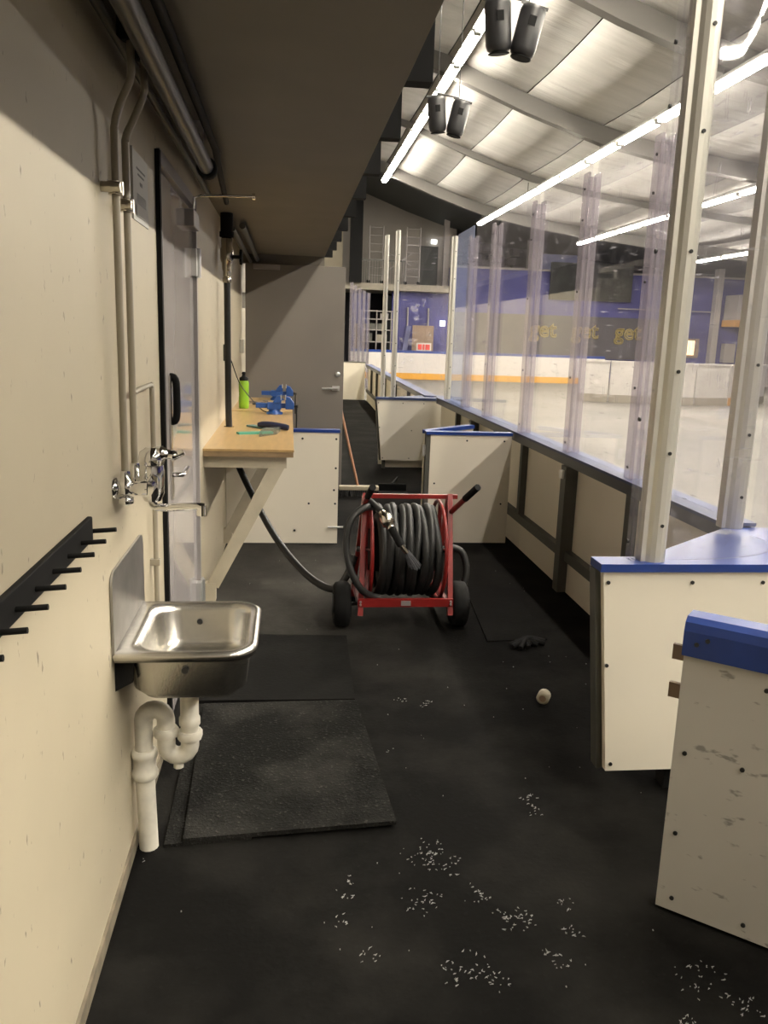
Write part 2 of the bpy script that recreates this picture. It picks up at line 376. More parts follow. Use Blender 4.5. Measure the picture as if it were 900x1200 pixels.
for y0, y1 in zip(BEAMS, BEAMS[1:]):                       # one sagging sheet of roof liner per bay and seam
    for x0, x1 in zip(SEAMS, SEAMS[1:]):
        b = MB(); ny = 6; rows = []
        for j in range(ny + 1):
            t = j / ny; y = y0 + 0.2 + (y1 - y0 - 0.2) * t; sag = 0.05 * math.sin(math.pi * t)
            xa, xb = x0 + 0.012, x1 - 0.012
            rows.append([b.bm.verts.new((x, y, roofz(x) + 0.10 - sag - dz)) for x, dz in ((xa, 0), ((xa + xb) / 2, 0.03), (xb, 0))])
        for A, B in zip(rows, rows[1:]):
            for k in range(2):
                f = b.bm.faces.new((A[k], A[k + 1], B[k + 1], B[k])); f.smooth = True
        o = b.build('liner_sheet', 'liner', hall)
        so = o.modifiers.new('thick', 'SOLIDIFY'); so.thickness = 0.01
struct(MB().box(23, 23.3, -9, 37, -0.1, 9.5).build('wall_right', 'farblue'))
struct(MB().box(-6.3, 23.3, -9.3, -9, -0.1, 9.6).build('wall_back', 'fargrey'))
struct(MB().box(-6.3, -6.1, -9, 37, 2.6, 9.6).build('wall_stand', 'fargrey'))

# ------------------------------------------------------------------ far end of the hall
struct(MB().box(-6.3, 23.3, 36.5, 36.8, 3.2, 9.6).build('wall_far', 'fardark'))
struct(MB().box(-6.3, 6.7, 34.6, 34.8, 3.4, 8.6).build('wall_gallery', 'fargrey'))
fw_ = MB(); fw_.box(3.9, 6.1, 32.4, 32.7, 0, 3.17); fw_.box(6.1, 23.0, 32.4, 32.7, 0, 4.15); struct(fw_.build('wall_far_lower', 'farblue'))
struct(MB().box(-2, 3.9, 35.5, 35.7, 0, 3.3).build('wall_far_recess', 'fardark'))
struct(MB().box(0.3, 6.05, 31.9, 34.6, 3.18, 3.42).build('trim_2', 'slab'))
struct(MB().box(5.95, 6.15, 33.2, 33.4, 3.42, 6.3).build('trim_3', 'palegrey'))
t = struct(MB().box(6.2, 23, 32.3, 32.75, 4.15, 4.22).build('trim_4', 'palegrey'))
struct(MB().box(2.20, 2.64, 31.6, 32.0, 3.42, 7.3).build('trim_5', 'black'))
struct(MB().box(-2.0, 2.0, 33.0, 33.1, 3.42, 6.6).build('trim_6', 'wall'))
# gallery door and lit sign
dg = tag(MB().box(5.2, 5.95, 34.50, 34.58, 3.43, 5.1).build('gallery_door', 'doordark'), 'dark green door on the grey gallery high at the far end', 'door')
MB().bar((5.3, 34.47, 4.2), (5.85, 34.47, 4.2), 0.04, 0.05).build('push_bar', 'darksteel', dg)
tag(MB().box(5.66, 5.88, 34.45, 34.58, 5.2, 5.36).build('exit_sign', 'exit'), 'small lit white sign above the green gallery door', 'sign')
# gallery railing
gr = thing('guard_rail', (3.4, 31.95, 3.42), 'thin grey guard rail along the gallery edge at the far end', 'railing')
MB().bar((2.6, 31.95, 4.25), (4.3, 31.95, 4.25), 0.05, 0.05).build('top_rail', 'steel', gr)
b = MB()
for k in range(18): b.box(2.62 + k * 0.097, 2.635 + k * 0.097, 31.94, 31.955, 3.42, 4.25)
b.build('balusters', 'steel', gr, kind='stuff')
# rolling scaffold tower on the gallery: two ladder frames and braces
sc_ = thing('scaffold_tower', (4.0, 32.8, 3.42), 'pale metal scaffold tower standing on the far gallery', 'scaffold')
for x0, x1 in ((2.98, 3.5), (4.40, 4.92)):
    for x in (x0, x1): MB().cyl((x, 32.6, 3.55), (x, 32.6, 5.55), 0.032, 8).build('upright', 'palegrey', sc_)
    for k in range(7): MB().cyl((x0, 32.6, 3.75 + k * 0.29), (x1, 32.6, 3.75 + k * 0.29), 0.02, 6).build('rung', 'palegrey', sc_)
    for x in (x0, x1): MB().cyl((x, 32.55, 3.42), (x, 32.65, 3.55), 0.07, 8).build('castor', 'black', sc_)
for a, c in (((3.5, 32.62, 4.7), (4.6, 32.62, 4.15)), ((3.5, 32.62, 3.8), (4.6, 32.62, 4.6)), ((3.5, 32.62, 4.3), (4.6, 32.62, 4.3))):
    MB().cyl(a, c, 0.02, 6).build('brace', 'palegrey', sc_)
# storage racks in the recess
sr = thing('storage_rack', (3.3, 32.5, 0), 'white wire storage rack in the dark recess under the gallery', 'rack')
for x in (2.72, 3.3, 3.86): MB().cyl((x, 32.19, 0), (x, 32.19, 2.45), 0.025, 6).build('upright', 'palegrey', sr)
for z in (1.25, 1.7, 2.1, 2.4): MB().box(2.7, 3.9, 32.17, 32.5, z, z + 0.04).build('shelf', 'palegrey', sr)
for i, (x, z, w, h, m, l) in enumerate(((2.8, 1.29, .35, .3, 'steel', 'grey box low on the wire rack, nearest the wall end'), (3.3, 1.29, .42, .26, 'slab', 'beige box low on the white wire rack'),
                        (2.85, 1.74, .8, .22, 'steel', 'long grey box on the middle shelf of the wire rack'), (3.45, 2.14, .3, .2, 'palegrey', 'pale carton on the upper shelf of the wire rack'))):
    tag(MB().box(x, x + w, 32.23, 32.45, z + .005, z + h).build('storage_box', m), l, 'box', 'boxes on the wire rack')
# brown panel, little red sign, leaning stick, slim strips imitating lamp reflections, small lamp
tag(MB().box(4.6, 5.4, 31.5, 31.6, 0, 1.93).build('brown_board', 'brown'), 'upright brown board standing behind the far rink boards', 'board')
rs = tag(MB().box(4.55, 5.08, 30.04, 30.08, 1.02, 1.30).build('notice_board', 'paper'), 'small white notice with red print above the far boards', 'sign')
for x0, x1 in ((4.60, 4.74), (4.77, 4.84), (4.87, 5.03)): MB().box(x0, x1, 30.02, 30.04, 1.06, 1.25).build('print', 'signred', rs)
tag(MB().bar((4.2, 31.6, 0), (4.55, 32.2, 1.9), 0.18, 0.04).build('leaning_panel', 'paleblue'), 'pale blue strip leaning on the blue wall beside the brown board', 'panel')
for x, l in ((4.5, 'slim white strip imitating a lamp reflection, nearest the gallery recess'), (5.3, 'slim white strip imitating a lamp reflection, above the brown board')):
    tag(MB().cyl((x, 32.3, 0), (x, 32.3, 2.6), 0.035, 8).build('lamp_reflection_strip', 'palegrey'), l, 'pole', 'imitated lamp reflections on the far blue wall')
tag(MB().box(5.78, 5.98, 32.33, 32.4, 1.95, 2.15).build('wall_lamp', 'exit'), 'small square white lamp glowing on the far blue wall', 'lamp')
# far rink boards with the rounded corner
fb = thing('far_rink_boards', (7, 30, 0), 'white rink boards with blue cap and yellow kick strip at the far end', 'boards')
def far_run(z0, z1, th, name, m):
    pts = [(2.60, 24), (2.60, 27.8), (2.66, 28.8), (2.78, 29.5), (3.1, 29.9), (3.6, 30.0), (6, 30.0), (9, 30.0), (11.6, 30.0)]
    b = MB()
    for (x0, y0), (x1, y1) in zip(pts[3:], pts[4:]):
        d = Vector((x1 - x0, y1 - y0, 0)).normalized(); n = Vector((-d.y, d.x, 0)) * th
        b.hexa([(x0, y0, z0), (x1, y1, z0), (x1 + n.x, y1 + n.y, z0), (x0 + n.x, y0 + n.y, z0), (x0, y0, z1), (x1, y1, z1), (x1 + n.x, y1 + n.y, z1), (x0 + n.x, y0 + n.y, z1)])
    return b.build(name, m, fb)
far_run(0.22, 0.93, 0.12, 'board_face', 'farwhite'); far_run(0.0, 0.22, 0.13, 'kick_strip', 'yellow'); far_run(0.93, 1.02, 0.15, 'cap', 'blue')
# dark banner with the gold word seen three times
bn = tag(MB().box(6.35, 15.6, 32.2, 32.37, 0.9, 2.5).build('dark_banner', 'banner'), 'long dark banner with gold lettering under the blue far wall', 'banner')
def text_mesh(s, size, loc, parent, m, bev):
    cu = bpy.data.curves.new('lettering', 'FONT'); cu.body = s; cu.size = size; cu.fill_mode = 'NONE'; cu.bevel_depth = bev; cu.bevel_resolution = 0; cu.resolution_u = 3
    ob = bpy.data.objects.new('lettering_curve', cu); col.objects.link(ob)
    bpy.context.view_layer.update()
    me = bpy.data.meshes.new_from_object(ob.evaluated_get(bpy.context.evaluated_depsgraph_get()))
    bpy.data.objects.remove(ob); bpy.data.curves.remove(cu)
    me.materials.clear(); me.materials.append(M[m])
    o = bpy.data.objects.new('lettering', me); col.objects.link(o)
    o.rotation_euler = (math.pi / 2, 0, 0); o.parent = parent; o.location = Vector(loc) - wloc(parent)
    return o
for x in (9.3, 11.0, 12.75): text_mesh('get', 0.86, (x, 32.17, 1.68), bn, 'gold', 0.028)
# upper openings, column, panels
tag(MB().box(9.35, 9.8, 33.2, 33.5, 4.15, 6.0).build('pale_column', 'palegrey'), 'pale column in the dark stand above the far blue wall', 'column')
tag(MB().box(9.95, 11.4, 33.4, 33.5, 4.24, 4.9).build('blue_panel', 'paleblue'), 'pale blue panel beside the pale column above the far wall', 'panel')
tag(MB().box(10.0, 13.3, 32.2, 32.3, 3.1, 4.5).build('dark_curtain', 'hedge'), 'dark mesh curtain hanging over the far blue wall', 'curtain')
b = MB()
for k in range(26):
    x = 6.6 + random.random() * 2.6; z = 4.25 + random.random() * 0.9; w = 0.1 + random.random() * .35
    b.box(x, x + w, 34.0 + random.random(), 35.2, z, z + 0.1 + random.random() * .3)
b.build('stand_clutter', mat('stand_clutter_grey', (0.10, 0.085, 0.11), 0.7, vary=0.5, scale=0.7))['kind'] = 'stuff'
tag(bpy.data.objects['stand_clutter'], 'dim seats and gear in the dark stand above the blue wall', 'seats')
# right-hand part of the end wall: white pole, meter box, lit window, cladding box
tag(MB().box(16.7, 16.95, 32.0, 32.3, 0, 4.5).build('tall_pole', 'palegrey'), 'tall pale square pole in front of the far blue wall', 'pole')
tag(MB().box(17.35, 17.8, 32.1, 32.4, 0.9, 1.65).build('meter_box', 'palegrey'), 'pale meter box on the blue wall beside the tall pole', 'box')
wn = thing('lit_window', (16.1, 32.3, 1.1), 'small warm lit window low in the far blue wall', 'window')
MB().box(15.75, 16.35, 32.3, 32.4, 1.05, 1.8).build('window_frame', 'brown', wn); MB().box(15.83, 16.15, 32.27, 32.3, 1.15, 1.72).build('pane', 'lampwarm', wn)
cb = thing('cabin', (19, 31, 0), 'pale clad cabin with orange stripe at the far end, behind the second aluminium post', 'cabin')
MB().box(17.2, 21.5, 31.2, 32.2, 2.55, 3.5).build('upper_wall', 'palegrey', cb); MB().box(17.15, 21.5, 31.15, 32.2, 2.3, 2.55).build('stripe', 'orange', cb)
MB().box(18.0, 21.5, 31.3, 32.2, 0, 2.3).build('lower_wall', 'palegrey', cb)
tag(MB().bar((12.8, 32.2, 2.85), (16.7, 32.2, 2.85), 0.04, 0.04).build('wall_rail', 'palegrey'), 'thin white rail along the far blue wall beside the tall pole', 'rail')
# loose rink-board sections parked across the floor
secs = [(7.55, 21.3), (8.25, 20.9), (9.35, 20.65), (10.45, 20.6), (11.45, 20.75), (12.3, 21.2), (13.2, 22.0)]
for i, ((x0, y0), (x1, y1)) in enumerate(zip(secs, secs[1:])):
    e = thing('loose_board_section', (x0, y0, 0), 'loose worn white rink board section, %s of the curved row from the far boards' % ORD[i], 'board', 'loose board sections on the rink floor')
    d = Vector((x1 - x0, y1 - y0, 0)).normalized(); n = Vector((-d.y, d.x, 0)); a = Vector((x0, y0, 0)) + d * .02; c = Vector((x1, y1, 0)) - d * .02
    MB().prism([a + Vector((0, 0, .03)), c + Vector((0, 0, .03)), c + Vector((0, 0, 1.02)), a + Vector((0, 0, 1.02))], n * .09).build('panel', M['board_worn'], e)
    MB().prism([a - n * .02, c - n * .02, c - n * .02 + Vector((0, 0, .2)), a - n * .02 + Vector((0, 0, .2))], n * .02).build('kick_strip', M['slab'] if i != 4 else M['orange'], e)
    MB().prism([a - n * .02 + Vector((0, 0, 1.02)), c - n * .02 + Vector((0, 0, 1.02)), c - n * .02 + Vector((0, 0, 1.07)), a - n * .02 + Vector((0, 0, 1.07))], n * .13).build('cap', 'farwhite', e)

# ------------------------------------------------------------------ fluorescent rows of the hall
ft = thing('fluorescent_light', (0, 0, 0), 'x', 'light', 'x')
MB().box(-0.11, 0.11, -0.8, 0.8, 0.055, 0.075).box(-0.04, 0.04, -0.8, 0.8, 0.075, 0.11).build('housing_and_shield', 'trunk', ft)  # wide tray added to keep tube light off the roof liner
for s in (-0.045, 0.045): MB().cyl((s, -0.74, 0.02), (s, 0.74, 0.02), 0.027, 8).build('tube', 'tube', ft)
for s in (-0.79, 0.79): MB().box(-0.06, 0.06, s - 0.02, s + 0.02, -0.005, 0.06).build('tube_holder', 'trunk', ft)
ROWS = [(3.0, 'the row nearest the stand'), (6.2, 'the second row from the stand'), (9.64, 'the third row from the stand'), (13.9, 'the outermost row')]
first = True
for x, rn in ROWS:
    z = roofz(x) - (0.48 if x == 6.2 else 0.41); n_l = {3.0: 20, 6.2: 20, 9.64: 8, 13.9: 5}[x]
    tr = tag(MB().box(x - 0.02, x + 0.02, 28.2 - 1.72 * n_l, 28.2, z + 0.11, z + 0.16).build('light_trunking', 'beam'), 'long grey trunking that carries the lights of ' + rn, 'trunking')
    for y in [q for q in BEAMS[1:] if q > 28.2 - 1.72 * n_l]: MB().cyl((x, y + .1, z + .15), (x, y + .1, roofz(x) - .1), 0.012, 6).build('hanger', 'beam', tr)
    for k in range(n_l):
        l = 'fluorescent twin light, %s from far end of %s' % (ORD[k], rn); g = 'fluorescent lights of ' + rn
        o = ft if first else copy_tree(ft)
        first = False
        o.location = (x, 27.4 - 1.72 * k, z); o['label'] = l; o['group'] = g

# hanging speaker pairs
def speaker(loc, tilt, yaw, label):
    e = thing('hanging_speaker', loc, label, 'speaker', 'speakers hung in pairs under the roof')
    body = MB().lathe([(0.09, 0), (0.125, 0.02), (0.14, 0.07), (0.14, 0.42), (0.125, 0.46), (0.05, 0.475)], (0, 0, -0.24), n=18).build('shell', 'speaker')
    grl = MB().lathe([(0.10, -0.008), (0.115, -0.004), (0.115, 0.004), (0.1, 0.008)], (0, 0, -0.25), n=18).build('grille', 'black')
    lab = MB().box(-0.045, 0.03, -0.146, -0.13, 0.02, 0.11).build('slot', 'black')
    brk = MB().bar((-0.15, 0, 0.24), (0.15, 0, 0.24), 0.02, 0.03).build('bracket', 'darksteel')
    for o in (body, grl, lab, brk): o.parent = e
    e.rotation_euler = (tilt[0], tilt[1], yaw); e.scale = (.84, .84, .9)
    return e
for (cx, cy, cz, dx, nm) in ((1.97, 8.0, 4.25, 0.138, 'nearer'), (2.03, 11.5, 4.35, 0.142, 'farther')):
    speaker((cx - dx, cy, cz), (0.12, -0.12, 0.2), 0, 'dark cylinder speaker of the %s hanging pair, on the stand side' % nm)
    speaker((cx + dx, cy, cz - 0.03), (0.05, 0.22, 0), 0, 'dark cylinder speaker of the %s hanging pair, on the ice side' % nm)
    hb = tag(MB().cyl((cx - dx, cy, cz + 0.26), (cx - dx, cy, roofz(cx) - 0.02), 0.006, 6).cyl((cx + dx, cy, cz + 0.22), (cx + dx, cy, roofz(cx) - .02), 0.006, 6).cyl((cx - dx, cy, cz + 0.25), (cx + dx, cy, cz + 0.21), .012, 6).build('speaker_hanger', 'darksteel'),
             'thin wires that hang the %s speaker pair from the roof' % nm, 'wires')
# ------------------------------------------------------------------ left wall: pipes, tap, sink, pegs, notice, door
def water_pipe(y, xk, yk, clamp_z, label):
    e = thing('water_pipe', (XW + 0.03, y, 1.1), label, 'pipe', 'cream water pipes down the wall')
    p = smooth_path([(xk, y, SZ - .005), (xk, y, 2.10), (xk - .003, y, 2.06), (xk - .03, y, 2.0), (XW + 0.032, y, 1.96), (XW + 0.03, y, 1.9), (XW + 0.03, y, 1.5), (XW + 0.03, y, 1.135)], 5)
    MB().tube(p, 0.0092, 10).build('pipe', 'pipe', e)
    MB().lathe([(0.03, 0), (0.03, 0.05), (0.02, 0.06)], (xk, y, SZ), (0, 0, -1), 14).build('ceiling_collar', 'black', e)
    MB().cyl((XW, y - .02, clamp_z), (XW + 0.045, y - 0.02, clamp_z), 0.012, 10).cyl((XW + 0.03, y, clamp_z - .015), (XW + 0.03, y, clamp_z + .015), 0.018, 12).build('pipe_clip', 'brass', e)
    return e
water_pipe(2.13, -0.367, 0, 1.82, 'cream painted water pipe down the wall, the one nearer the peg board')
w2 = water_pipe(2.265, -0.360, 0, 1.80, 'cream painted water pipe down the wall, the one nearer the steel door')
e = thing('branch_pipe', (XW + .02, 2.6, 1.3), 'thin cream branch pipe running over and down behind the sink', 'pipe')
MB().tube(smooth_path([(XW + .03, 2.28, 1.33), (XW + .022, 2.4, 1.33), (XW + .018, 2.62, 1.33)], 4) + smooth_path([(XW + .018, 2.645, 1.325), (XW + .018, 2.655, 1.30), (XW + .018, 2.655, 1.0), (XW + .018, 2.655, 0.3)], 4), 0.008, 8).build('pipe', 'pipe', e)
MB().box(XW, XW + .03, 2.645, 2.665, 0.75, 0.77).build('pipe_clip', 'pipe', e)

f = thing('mixer_tap', (XW, 2.2, 1.1), 'chrome wall mixer tap with lever and long swivel spout above the sink', 'tap')
for y in (2.13, 2.265):
    v = MB(); v.lathe([(0.027, 0), (0.027, 0.008), (0.014, 0.012), (0.014, 0.05), (0.019, 0.055), (0.019, 0.085)], (XW, y, 1.10), (1, 0, 0), 14)
    v.lathe([(0.015, 0), (0.021, 0.004), (0.021, 0.03), (0.015, 0.035), (0.013, 0.06)], (XW + 0.03, y, 1.085), (0, 0, 1), 6)
    v.build('inlet_valve', 'chrome', f)
    MB().lathe([(0.012, 0), (0.02, 0.004), (0.02, 0.018), (0.012, 0.022)], (XW + 0.03, y, 1.058), (0, 0, 1), 10).build('valve_knob', 'chrome', f)
bd = MB(); bd.tube([(XW + .08, 2.12, 1.10), (XW + .08, 2.275, 1.10)], 0.021, 14)
bd.lathe([(0.022, -.05), (0.031, -.03), (0.033, 0.03), (0.030, 0.045)], (XW + .085, 2.2, 1.105), (0, 0, 1), 16); bd.build('body', 'chrome', f)
lv = MB(); lv.lathe([(0.031, 0), (0.034, 0.012), (0.030, 0.032), (0.014, 0.044)], (XW + .085, 2.2, 1.152), (0, 0, 1), 16)
lv.tube(smooth_path([(XW + .085, 2.2, 1.175), (XW + .115, 2.2, 1.18), (XW + .145, 2.2, 1.176), (XW + .168, 2.2, 1.186)], 4), [.02] * 5 + [.013] * 4 + [.009] * 4, 10).build('lever', 'chrome', f)
sp = MB(); sp.tube(smooth_path([(XW + .085, 2.2, 1.06), (XW + .085, 2.2, 1.05), (XW + .092, 2.19, 1.042), (XW + .11, 2.18, 1.04), (XW + .20, 2.17, 1.046), (XW + .222, 2.17, 1.045)], 4), 0.0105, 10)
sp.cyl((XW + .215, 2.17, 1.05), (XW + .215, 2.17, 1.022), 0.013, 12).build('spout', 'chrome', f)

# stainless sink
SKX0, SKX1, SKY0, SKY1, SKZ = XW + .004, -0.082, 2.035, 2.455, 0.69
s = thing('hand_sink', (XW, 2.25, 0.55), 'stainless steel hand sink with wall splash plate above the black mat', 'sink')
def rrect(x0, x1, y0, y1, r, z, n=6, square_back=False):
    out = []
    for cx, cy, a in ((x1 - r, y1 - r, 0), (x0 + r, y1 - r, 90), (x0 + r, y0 + r, 180), (x1 - r, y0 + r, 270)):
        rad = r
        if square_back and a in (90, 180): cx2, rad = x0 + 0.008, 0.008; cx = cx2; cy = (y1 - .008 if a == 90 else y0 + .008)
        for k in range(n + 1):
            t = math.radians(a + 90 * k / n); out.append(Vector((cx + rad * math.cos(t), cy + rad * math.sin(t), z)))
    return out
b = MB()
loops = [rrect(SKX0, SKX1, SKY0, SKY1, .075, SKZ - .022, square_back=True), rrect(SKX0, SKX1 + .004, SKY0 - .004, SKY1 + .004, .075, SKZ - .006, square_back=True),
         rrect(SKX0, SKX1 - .004, SKY0 + .004, SKY1 - .004, .072, SKZ, square_back=True),
         rrect(SKX0 + .05, SKX1 - .02, SKY0 + .022, SKY1 - .022, .07, SKZ - .004), rrect(SKX0 + .055, SKX1 - .026, SKY0 + .028, SKY1 - .028, .068, SKZ - .02),
         rrect(SKX0 + .065, SKX1 - .034, SKY0 + .036, SKY1 - .036, .062, SKZ - .105), rrect(SKX0 + .085, SKX1 - .052, SKY0 + .054, SKY1 - .054, .05, SKZ - .128),
         rrect(SKX0 + .15, SKX1 - .12, SKY0 + .14, SKY1 - .14, .03, SKZ - .135)]
rings = [[b.bm.verts.new(p) for p in L] for L in loops]
for A, B in zip(rings, rings[1:]):
    for k in range(len(A)):
        fc = b.bm.faces.new((A[k], A[(k + 1) % len(A)], B[(k + 1) % len(A)], B[k])); fc.smooth = True
b.bm.faces.new(rings[-1])
bo = b.build('basin', 'stainless', s)
so = bo.modifiers.new('thick', 'SOLIDIFY'); so.thickness = 0.003; so.offset = 1
b = MB()                                                   # the outer bowl, a pressed shell seen from the side
lo2 = [rrect(SKX0 + .03, SKX1 - .016, SKY0 + .012, SKY1 - .012, .065, SKZ - .012), rrect(SKX0 + .035, SKX1 - .024, SKY0 + .018, SKY1 - .018, .065, SKZ - .115), rrect(SKX0 + .06, SKX1 - .05, SKY0 + .045, SKY1 - .045, .05, SKZ - .142)]
rings = [[b.bm.verts.new(p) for p in L] for L in lo2]
for A, B in zip(rings, rings[1:]):
    for k in range(len(A)):
        fc = b.bm.faces.new((A[k], A[(k + 1) % len(A)], B[(k + 1) % len(A)], B[k])); fc.smooth = True
b.bm.faces.new(rings[-1]); b.build('bowl_shell', 'stainless', s)
pl = [Vector((XW + .002, SKY0, SKZ - .01)), Vector((XW + .002, SKY1 + .03, SKZ - .01)), Vector((XW + .002, SKY1 + .03, .86))]
for k in range(5): a = math.radians(90 * k / 4); pl.append(Vector((XW + .002, SKY1 + .03 - .035 + .035 * math.cos(a), .865 + .035 * math.sin(a))))
for k in range(5): a = math.radians(90 + 90 * k / 4); pl.append(Vector((XW + .002, SKY0 + .035 + .035 * math.cos(a), .865 + .035 * math.sin(a))))
MB().prism(pl, (.006, 0, 0)).build('splash_plate', 'plate', s)
b = MB().prism([(XW, SKY0 + .03, .67), (XW + .05, SKY0 + .03, .67), (XW + .045, SKY0 + .03, .60), (XW, SKY0 + .03, .575)], (0, .012, 0)); b.build('wall_bracket', 'black', s)
b = MB().prism([(XW, SKY1 - .04, .67), (XW + .05, SKY1 - .04, .67), (XW + .045, SKY1 - .04, .60), (XW, SKY1 - .04, .575)], (0, .012, 0)); b.build('wall_bracket', 'black', s)
MB().lathe([(.022, 0), (.022, .003), (.012, .004)], (-.24, 2.245, SKZ - .135), (0, 0, 1), 14).build('waste', 'chrome', s)
for zz, yy in ((SKZ - .05, SKY1 - .036), (SKZ - .05, SKY0 + .012)): MB().cyl((-.26, yy - .004, zz), (-.26, yy + .002, zz), .009, 10).build('overflow_hole', 'darksteel', s)

# drain trap
t = thing('drain_trap', (-.36, 2.25, 0), 'white plastic drain trap under the steel sink going down into the floor', 'drain')
Yd = 2.25; xa, xb, xc = -0.275, -0.342, -0.405
MB().lathe([(.033, 0), (.033, .022), (.028, .025)], (xa, Yd, .525), (0, 0, 1), 16).build('waste_nut', 'darksteel', t)
MB().lathe([(.030, 0), (.030, .02), (.026, .022), (.026, .12), (.031, .122), (.031, .135)], (xa, Yd, .39), (0, 0, 1), 16).build('tailpiece', 'pvc', t)
MB().tube([(xa, Yd, .40), (xa, Yd, .335)] + arc(((xa + xb) / 2, Yd, .325), (xa - xb) / 2, 0, -180, 8) + [(xb, Yd, .335), (xb, Yd, .36)], .026, 14).build('trap_bend', 'pvc', t)
MB().lathe([(.034, 0), (.036, .006), (.036, .022), (.031, .026)], (xa, Yd, .345), (0, 0, 1), 12).build('slip_nut', 'pvc', t)
MB().lathe([(.034, 0), (.036, .006), (.036, .020), (.031, .026)], (xb, Yd, .355), (0, 0, 1), 12).build('slip_nut', 'pvc', t)
MB().lathe([(.015, 0), (.015, .02)], ((xa + xb) / 2, Yd, .255), (0, 0, 1), 8).build('cleanout_plug', 'pvc', t)
MB().tube([(xb, Yd, .37), (xb, Yd, .40)] + arc(((xb + xc) / 2, Yd, .405), (xb - xc) / 2, 0, 180, 8) + [(xc, Yd, .39), (xc, Yd, .30)], .026, 14).build('return_bend', 'pvc', t)
MB().lathe([(.034, 0), (.038, .006), (.038, .022), (.033, .028), (.033, .065), (.037, .07), (.037, .085), (.03, .09)], (xc, Yd, .225), (0, 0, 1), 14).build('coupling', 'pvc', t)
MB().cyl((xc, Yd, .235), (xc + .006, Yd, .0), .028, 14).build('down_pipe', 'pvc', t)
tag(MB().cyl((-.305, 2.36, .535), (-.305, 2.36, .30), .007, 8).build('copper_tail', 'pipe'), 'thin tail pipe hanging behind the drain trap', 'pipe')

# peg board
pb = thing('peg_board', (XW, 1.4, 1.0), 'black wooden peg rail on the cream wall with a row of black pegs', 'rack')
MB().box(XW, XW + .012, 0.55, 1.845, 1.035, 1.09).build('backing_board', 'black', pb, bevel=.003)
for k in range(12):
    y = 1.845 - .107 * k
    MB().cyl((XW + .01, y, 1.056), (XW + .062, y, 1.060), .0052, 8).build('peg', 'black', pb)

# notice on the wall
n_ = tag(MB().box(XW, XW + .0025, 2.50, 2.77, 1.80, 1.99).build('wall_notice', 'paper'), 'white paper notice with faded print on the wall beside the steel door', 'notice')
MB().box(XW + .0025, XW + .006, 2.50, 2.512, 1.80, 1.99).build('edge_strip', 'paper', n_)
for y0, y1, z0, z1 in ((2.58, 2.72, 1.945, 1.95), (2.60, 2.70, 1.93, 1.935), (2.63, 2.67, 1.905, 1.915), (2.58, 2.73, 1.875, 1.878), (2.58, 2.73, 1.869, 1.872), (2.58, 2.73, 1.863, 1.866), (2.58, 2.72, 1.857, 1.860), (2.58, 2.73, 1.851, 1.854)):
    MB().box(XW + .0025, XW + .0032, y0, y1, z0, z1).build('print', 'ink', n_)
MB().box(XW + .0025, XW + .0045, 2.56, 2.70, 1.815, 1.845).build('tape', 'paper', n_)

# door_1: glossy lilac-grey steel door in the left wall
d = thing('door_1', (XW, 3.5, 0), 'glossy lilac grey steel door in the cream wall beyond the sink', 'door'); d['kind'] = 'structure'
MB().box(XW - .06, XW - .004, D0 + .035, D1 - .012, .01, DH - .03).build('door_leaf', 'doorgrey', d, bevel=.003)
b = MB(); b.box(XW - .10, XW + .012, D0, D0 + .03, 0, DH); b.box(XW - .10, XW + .012, D1 - .01, D1 + .03, 0, DH); b.box(XW - .10, XW + .012, D0, D1 + .03, DH - .025, DH + .02)
b.build('door_frame', 'frame', d)
MB().box(XW - .012, XW + .016, D0 - .035, D0 - .002, 0, DH + .01).build('rubber_seal', 'black', d)
for z in (1.80, 0.22):
    h = MB(); h.box(XW - .014, XW + .018, D1 - .075, D1 - .022, z - .06, z + .06); h.box(XW + .012, XW + .022, D1 - .008, D1 + .035, z - .06, z + .06); h.cyl((XW + .022, D1 - .014, z - .065), (XW + .022, D1 - .014, z + .065), .011, 10)
    h.build('hinge', 'hinge', d)
MB().box(XW - .006, XW + .003, 3.17, 3.225, .86, 1.33).build('lock_plate', 'stainless', d)
MB().tube(smooth_path([(XW - .01, 3.215, 1.325), (XW + .016, 3.215, 1.315), (XW + .02, 3.215, 1.24), (XW + .016, 3.215, 1.165), (XW - .01, 3.215, 1.155)], 4), .014, 10).build('pull_handle', 'black', d)
MB().tube(smooth_path([(XW - .01, 3.195, .955), (XW + .03, 3.195, .955), (XW + .04, 3.22, .955), (XW + .04, 3.35, .958)], 4), .009, 10).build('lever_handle', 'chrome', d)
e = thing('door_closer', (XW, 3.85, 1.95), 'grey door closer with long steel arm above the lilac grey door', 'door closer')
MB().box(XW - .014, XW + .035, 3.76, 3.96, 1.93, 2.0).build('closer_body', 'frame', e, bevel=.004)
MB().tube([(XW + .02, 3.86, 2.0), (XW + .025, 3.86, 2.06), (XW + .06, 3.86, 2.07), (-.165, 3.92, 2.085)], .006, 8).cyl((-.168, 3.92, 2.085), (-.155, 3.92, 2.085), .014, 8).build('closer_arm', 'chrome', e)

